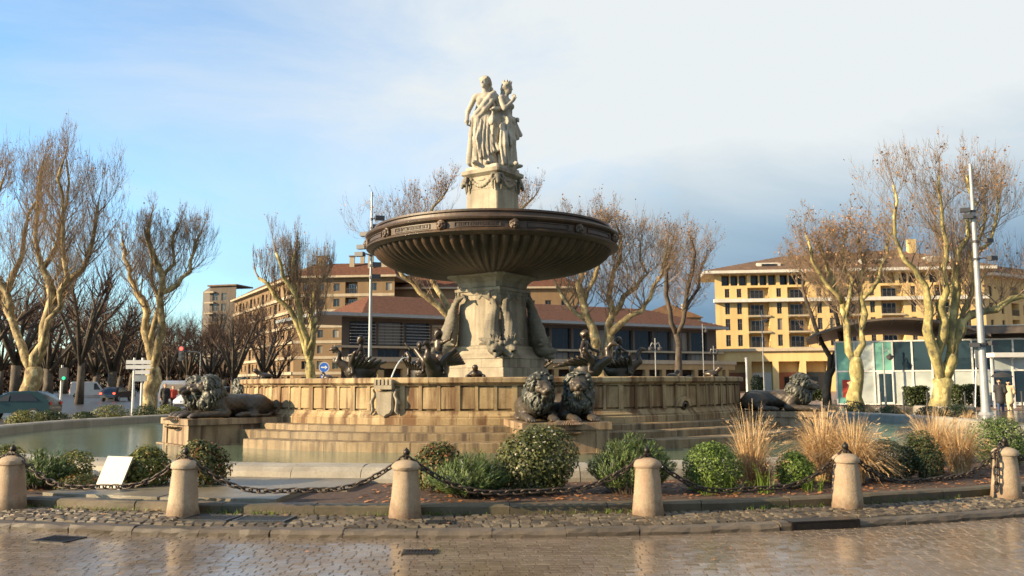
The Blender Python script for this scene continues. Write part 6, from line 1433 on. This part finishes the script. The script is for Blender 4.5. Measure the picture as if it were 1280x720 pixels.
car(gnd(20, 44), R_(188), 'carteal', 'teal hatchback parked in front of the tall forked plane tree', L=3.9, H=1.42, lights='none')
car(gnd(228, 62), R_(95), 'carsilver', 'silver van seen from behind on the boulevard', van=True, L=4.6, Wd=1.85, H=1.95, lights='none')
car(gnd(245, 56), R_(-84), 'carwhite', 'white car with lit headlamps coming up behind the lion plinth', L=4.0, lights='head')
car(gnd(147, 92), R_(88), 'cardark', 'dark car with red tail lamps beyond the direction signs', L=4.1)
car(gnd(112, 120), R_(30), 'carwhite', 'white van parked far down the boulevard', van=True, L=4.8, Wd=1.9, H=2.1, lights='none')
car(gnd(284, 88), R_(80), 'cardark', 'dark car with glowing tail lamp behind the shadowed lions', L=4.1)

# ------------------------------------------------------------------ people
def person(loc, rz, label, coat, trousers, stride=.12, arm_up=False, h=1.72, long_coat=True):
    k = h / 1.75; t = empty('person', loc, rz, label, 'person', None)
    legs = [('c', (-.09, 0, .90), (-.10, -stride, .48), .085, .062), ('c', (-.10, -stride, .48), (-.10, -stride * 1.1, .09), .058, .042), ('c', (.09, 0, .90), (.10, stride * .6, .50), .085, .062), ('c', (.10, stride * .6, .50), (.10, stride * 1.6, .12), .058, .042)]
    feet = [('c', (-.10, -stride * 1.1 + .04, .05), (-.10, -stride * 1.1 - .13, .04), .045, .04), ('c', (.10, stride * 1.6 + .04, .08), (.10, stride * 1.6 - .12, .045), .045, .04)]
    tor = [('e', (0, 0, .95), (.17, .12, .13)), ('e', (0, 0, 1.14), (.155, .11, .16)), ('e', (0, 0, 1.30), (.18, .12, .15)), ('c', (-.16, 0, 1.40), (.16, 0, 1.40), .07, .07)]
    la = [('c', (-.21, 0, 1.38), (-.26, .03, 1.10), .058, .046), ('c', (-.26, .03, 1.10), (-.24, -.08, .86), .042, .032)]
    ra = [('c', (.21, 0, 1.38), (.25, -.02, 1.10), .058, .046), ('c', (.25, -.02, 1.10), (.16, -.22, 1.22), .042, .032)] if arm_up else [('c', (.21, 0, 1.38), (.26, .0, 1.10), .058, .046), ('c', (.26, .0, 1.10), (.25, -.10, .86), .042, .032)]
    hands = fingers((-.24, -.10, .82), (0, -.2, -1), (0, 1, 0)) + (fingers((.15, -.25, 1.26), (0, -.3, 1), (1, 0, 0)) if arm_up else fingers((.25, -.12, .82), (0, -.2, -1), (0, 1, 0)))
    hd = head((0, -.02, 1.63), 0)
    body = sdf_mesh('body', legs + feet + tor + la + ra + hands + hd + [('c', (0, 0, 1.42), (0, -.01, 1.56), .052, .048)], .02, .04); o = link('body', body, M['skin'], t); o.scale = (k, k, k)
    fat = lambda ps, e: [(p[0], p[1], p[2], p[3] + e, p[4] + e) if p[0] == 'c' else (p[0], p[1], tuple(q + e for q in p[2])) for p in ps]
    cl = fat(tor + la + ra, .028)
    if long_coat: cl += [('c', (0, 0, .95), (0, .02, .58), .19, .23)]
    o = link('coat', sdf_mesh('coat', cl, .02, .05), M[coat], t); o.scale = (k, k, k)
    o = link('trousers', sdf_mesh('trousers', fat(legs, .022) + [('e', (0, 0, .92), (.175, .13, .1))], .02, .04), M[trousers], t); o.scale = (k, k, k)
    o = link('hair', sdf_mesh('hair', [('e', (0, .025, 1.685), (.098, .108, .098)), ('c', (0, .07, 1.66), (0, .09, 1.56), .06, .05), ('cut', (0, -.20, 1.62), (0, -.10, 1.62), .10, .07)], .014, .02), M['hair'], t); o.scale = (k, k, k)
    o = link('shoes', sdf_mesh('shoes', fat(feet, .014), .014, .02), M['dgrey'], t); o.scale = (k, k, k)
    return t
d = 47.5
x = PX(1249, d); person((x, d, -.06), R_(150), 'person in long dark coat and jeans sharing an umbrella', 'coat', 'jeans', arm_up=True, h=1.74)
x2 = PX(1259, d); person((x2, d - .1, -.06), R_(165), 'person in pale beige coat walking beside the dark coat', 'beige', 'beige', h=1.66)
um = empty('umbrella', (x + .12, d - .05, 1.15), 0, 'dark open umbrella held above the strolling couple', 'umbrella'); MB().tube([(0, 0, 0), (.02, 0, .92)], .012, 6).build('shaft', M['dgrey'], um)
mb = MB(); n = 16; vs = []; fs = []
for i, (r, z) in enumerate(((.02, .92), (.25, .88), (.45, .78), (.58, .64))):
    for k in range(n): t = 2 * math.pi * k / n; rr = r * (1 if k % 2 == 0 else .94); vs.append((rr * math.cos(t), rr * math.sin(t), z))
for i in range(3):
    for k in range(n): fs.append((i * n + k, i * n + (k + 1) % n, (i + 1) * n + (k + 1) % n, (i + 1) * n + k))
mb.add(vs, fs).build('canopy', M['coat'], um, smooth=True)
person(gnd(207, 56), R_(20), 'dark-clothed pedestrian crossing beside the silver van', 'coat', 'coat', h=1.75)
person(gnd(217, 59), R_(30), 'pedestrian in red jacket near the silver van', 'redcloth', 'coat', h=1.62, long_coat=False)
person(gnd(1062, 57), R_(60), 'dark-clothed person walking before the pavilion door', 'coat', 'coat', h=1.7)

# ------------------------------------------------------------------ masts, lamps, signs
def mast(px, d, top_py, r0, r1, label, heads):
    b = Vector((PX(px, d), d, -.08)); h = P(px, top_py, d).z; t = empty('lamp_mast', b, 0, label, 'lamp mast')
    MB().tube([(0, 0, 0), (0, 0, .5), (0, 0, h * .55), (0, 0, h)], [r0 * 1.25, r0, (r0 + r1) / 2, r1], 12).build('pole', M['grey'], t, smooth='auto'); MB().lathe([(r0 * 1.8, 0), (r0 * 1.8, .08), (r0 * 1.35, .2)], 12).build('foot', M['grey'], t)
    for (py, dx) in heads:
        z = P(px, py, d).z; s = 1 if dx > 0 else -1; r = r0 + (r1 - r0) * z / h
        MB().tube([(s * r * .6, 0, z), (dx * .6, -.05, z + .06), (dx, -.1, z)], .035, 6).build('bracket', M['dgrey'], t); hb_ = MB().box((dx + s * .12, -.14, z + .03), (.42, .26, .2), R_(20 * s)); hb_.build('floodlight', M['dgrey'], t)
        MB().lathe([(r * 1.35, -.06), (r * 1.35, .06)], 10).build('collar', M['dgrey'], t, (0, 0, z))
    return t
mast(462, 40, 238, .105, .04, 'tall grey lamp mast rising behind the left edge of the bowl'.replace('left edge', 'sunlit side'), [(272, .28), (283, .14), (292, -.16), (308, -.30), (317, -.38), (330, .15), (345, .12)])
mast(1230, 42, 203, .20, .075, 'thick tall lamp mast between pavilion and strolling couple', [(262, -.35), (270, -.22), (300, .45), (322, .6), (428, .35), (430, -.3)])
def street_lamp(px, d, h, label, arms=2):
    t = empty('street_lamp', (PX(px, d), d, -.06), 0, label, 'street lamp', 'slim street lamps on the square'); MB().tube([(0, 0, 0), (0, 0, 1.0), (0, 0, h)], [.09, .06, .045], 8).build('pole', M['grey'], t)
    for s in ((-1, 1) if arms == 2 else (1,)):
        MB().tube([(0, 0, h - .6), (s * .3, 0, h - .4), (s * .42, 0, h - .7)], .03, 6).build('arm', M['grey'], t); ln = MB().lathe([(.06, 0), (.2, .1), (.24, .28), (.1, .36), (.04, .45)], 10).build('lantern', M['dgrey'], t, (s * .42, 0, h - 1.15))
street_lamp(820, 78, 5.6, 'twin-lantern street lamp before the stone arcade'); street_lamp(880, 110, 9.0, 'slim street lamp before the end of the tiled hall', 1); street_lamp(955, 80, 8.2, 'tall street lamp beside the shop arcade planter', 1); street_lamp(893, 118, 6.5, 'short lamp close to the corner of the yellow apartments', 2); street_lamp(1106, 58, 4.2, 'low lamp with white globe before the pavilion door', 1)
t = empty('white_post', (PX(934, 62), 62, -.06), 0, 'plain white banner post near the shop arcade', 'post'); MB().tube([(0, 0, 0), (0, 0, 3.3)], .09, 8).build('pole', M['white'], t); MB().lathe([(.12, 3.3), (.12, 3.36), (.02, 3.4)], 8).build('cap', M['white'], t)
# direction signs
ds = empty('direction_sign', (PX(167, 50), 50, -.08), R_(6), 'white direction sign boards on two white posts by the golden tree', 'road sign')
for x in (0, .46): MB().tube([(x, 0, 0), (x, 0, 3.25)], .075, 8).build('post', M['white'], ds)
for i, (z, x0, x1) in enumerate(((3.0, -.42, .95), (2.72, -.42, .95), (2.42, .1, .9))): MB().b2((x0, -.13, z - .11), (x1, -.09, z + .11)).build('sign_board', M['white'], ds)
MB().b2((.05, -.13, 1.9), (.75, -.09, 2.25)).build('sign_board', M['grey'], ds)
t = empty('traffic_light', (PX(77, 52), 52, -.08), 0, 'pedestrian signal showing green on a pale post', 'traffic light', 'traffic lights'); MB().tube([(0, 0, 0), (0, 0, 2.9)], .07, 8).build('post', M['white'], t); MB().b2((-.12, -.12, 2.0), (.34, .12, 2.75)).build('housing', M['dgrey'], t); MB().lathe([(.001, 0), (.10, .0), (.10, .03), (.001, .04)], 12).xf(Matrix.Translation((.18, -.12, 2.12)) @ Matrix.Rotation(math.pi / 2, 4, 'X')).build('green_lamp', M['greenlamp'], t)
t = empty('traffic_light', (PX(250, 66), 66, -.08), 0, 'traffic signal showing red on an arm over the boulevard', 'traffic light', 'traffic lights'); MB().tube([(0, 0, 0), (0, 0, 4.0), (-.3, 0, 4.15), (-1.3, 0, 4.2)], .06, 8).build('post', M['dgrey'], t); MB().b2((-1.65, -.14, 3.5), (-1.25, .14, 4.6)).build('housing', M['dgrey'], t)
for i, mm in enumerate(('redlamp', 'dgrey', 'dgrey')): MB().lathe([(.001, 0), (.13, .0), (.13, .03), (.001, .04)], 12).xf(Matrix.Translation((-1.45, -.142, 4.4 - i * .34)) @ Matrix.Rotation(math.pi / 2, 4, 'X')).build('lamp', M[mm], t)
# round blue sign with a white arrow
t = empty('blue_road_sign', (PX(405, 42), 42, -.08), 0, 'round blue sign with white arrow on a post behind the drum', 'road sign'); MB().tube([(0, .05, 0), (0, .05, 2.75)], .035, 8).build('post', M['grey'], t)
dsk = MB().lathe([(.001, 0), (.25, 0), (.25, .03), (.001, .03)], 28).xf(Matrix.Translation((0, .0, 2.5)) @ Matrix.Rotation(math.pi / 2, 4, 'X')).build('disc', M['signblue'], t)
ring = MB(); n = 28
for i in range(n):
    a0, a1 = 2 * math.pi * i / n, 2 * math.pi * (i + 1) / n; ring.add([(r * math.cos(a), -.036, 2.5 + r * math.sin(a)) for r in (.225, .25) for a in (a0, a1)], [(0, 1, 3, 2)])
ring.build('border', M['white'], dsk); MB().b2((-.15, -.040, 2.47), (.06, -.034, 2.53)).add([(.04, -.038, 2.60), (.04, -.038, 2.40), (.17, -.038, 2.5)], [(0, 1, 2)]).build('arrow', M['white'], dsk)
MB().b2((-.16, -.02, 1.92), (.16, .0, 2.16)).build('plate', M['signblue'], t); MB().b2((-.12, -.024, 2.0), (.12, -.0205, 2.09)).build('plate_mark', M['white'], t)
# hedges, planters on the pavilion side
def hedge(px0, px1, d, h, label, seed):
    x0, x1 = PX(px0, d), PX(px1, d); t = empty('hedge', ((x0 + x1) / 2, d, -.06), 0, label, 'hedge', 'clipped hedges before the pavilion'); g = np.random.default_rng(seed); n = 2200; w = (x1 - x0)
    c = np.stack([g.uniform(-w / 2, w / 2, n), g.uniform(-.5, .5, n), g.uniform(0, 1, n) ** .7 * h * (1 + .08 * np.sin(g.uniform(0, 1) * 9))], 1); c[:, 2] += .06 * np.sin(c[:, 0] * 5) ; n_ = g.normal(size=(n, 3)); n_ /= np.linalg.norm(n_, axis=1)[:, None]; t_ = np.cross(n_, g.normal(size=(n, 3))); t_ /= np.linalg.norm(t_, axis=1)[:, None]; b_ = np.cross(n_, t_); l = .16
    V = np.stack([c - t_ * l / 2, c + b_ * l * .35, c + t_ * l / 2, c - b_ * l * .35], 1).reshape(-1, 3); link('foliage', np_mesh('foliage', V, np.arange(4 * n).reshape(-1, 4)), M['boxdark'], t); stems(8, (w / 2, .3), seed, h * .8).build('stem', M['barkdark'], t)
hedge(1131, 1158, 56, 1.25, 'clipped dark hedge on the door side of the big yellow trunk', 1); hedge(1187, 1228, 56, 1.3, 'clipped dark hedge between the big yellow trunk and the mast', 2); hedge(1090, 1120, 70, .9, 'low dark hedge under the crooked tree', 3); hedge(1000, 1030, 75, .9, 'low hedge beyond the lions by the shop arcade', 4)
pt_ = empty('stone_planter', (PX(946, 60), 60, -.06), 0, 'round beige stone planter with a dark shrub', 'planter'); MB().lathe([(.42, 0), (.46, .1), (.44, .75), (.5, .85), (.5, .95), (.42, .95), (.40, .85)], 20).build('pot', M['rim'], pt_, smooth='auto'); V, Fq = leaf_cloud(700, (.45, .45, .6), .14, .08, 3); V[:, 2] += 1.45; link('foliage', np_mesh('foliage', V, Fq), M['boxdark'], pt_)
tk = empty('tree_surround', (PX(1178, 45), 45, -.08), 0, 'pale low stone ring round the big yellow trunk', 'planter'); MB().lathe([(1.35, 0), (1.45, .1), (1.45, .34), (1.38, .42), (1.05, .42), (1.02, .2)], 28).build('ring', M['rim'], tk, smooth='auto'); MB().lathe([(.05, .25), (1.03, .22)], 24).build('earth', M['soil'], tk)
for i, px in enumerate((1100, 1128, 1158, 1205, 1216, 1262, 1276)):
    t = empty('steel_bollard', (PX(px, 50.5), 50.5, -.06), 0, 'thin dark steel post in the row before the pavilion', 'bollard', 'steel posts before the pavilion'); MB().tube([(0, 0, 0), (0, 0, 1.0)], .045, 8).build('post', M['dgrey'], t); MB().lathe([(.06, .96), (.06, 1.02), (.02, 1.06)], 8).build('cap', M['dgrey'], t)
t = empty('slanted_sign_post', (PX(1217, 49), 49, -.06), R_(12), 'thin slanted post with a narrow grey sign by the mast', 'road sign'); MB().tube([(0, 0, 0), (.28, 0, 3.0)], .04, 6).build('post', M['grey'], t); MB().b2((.18, -.04, 2.4), (.38, -.01, 3.4)).build('sign_board', M['grey'], t)
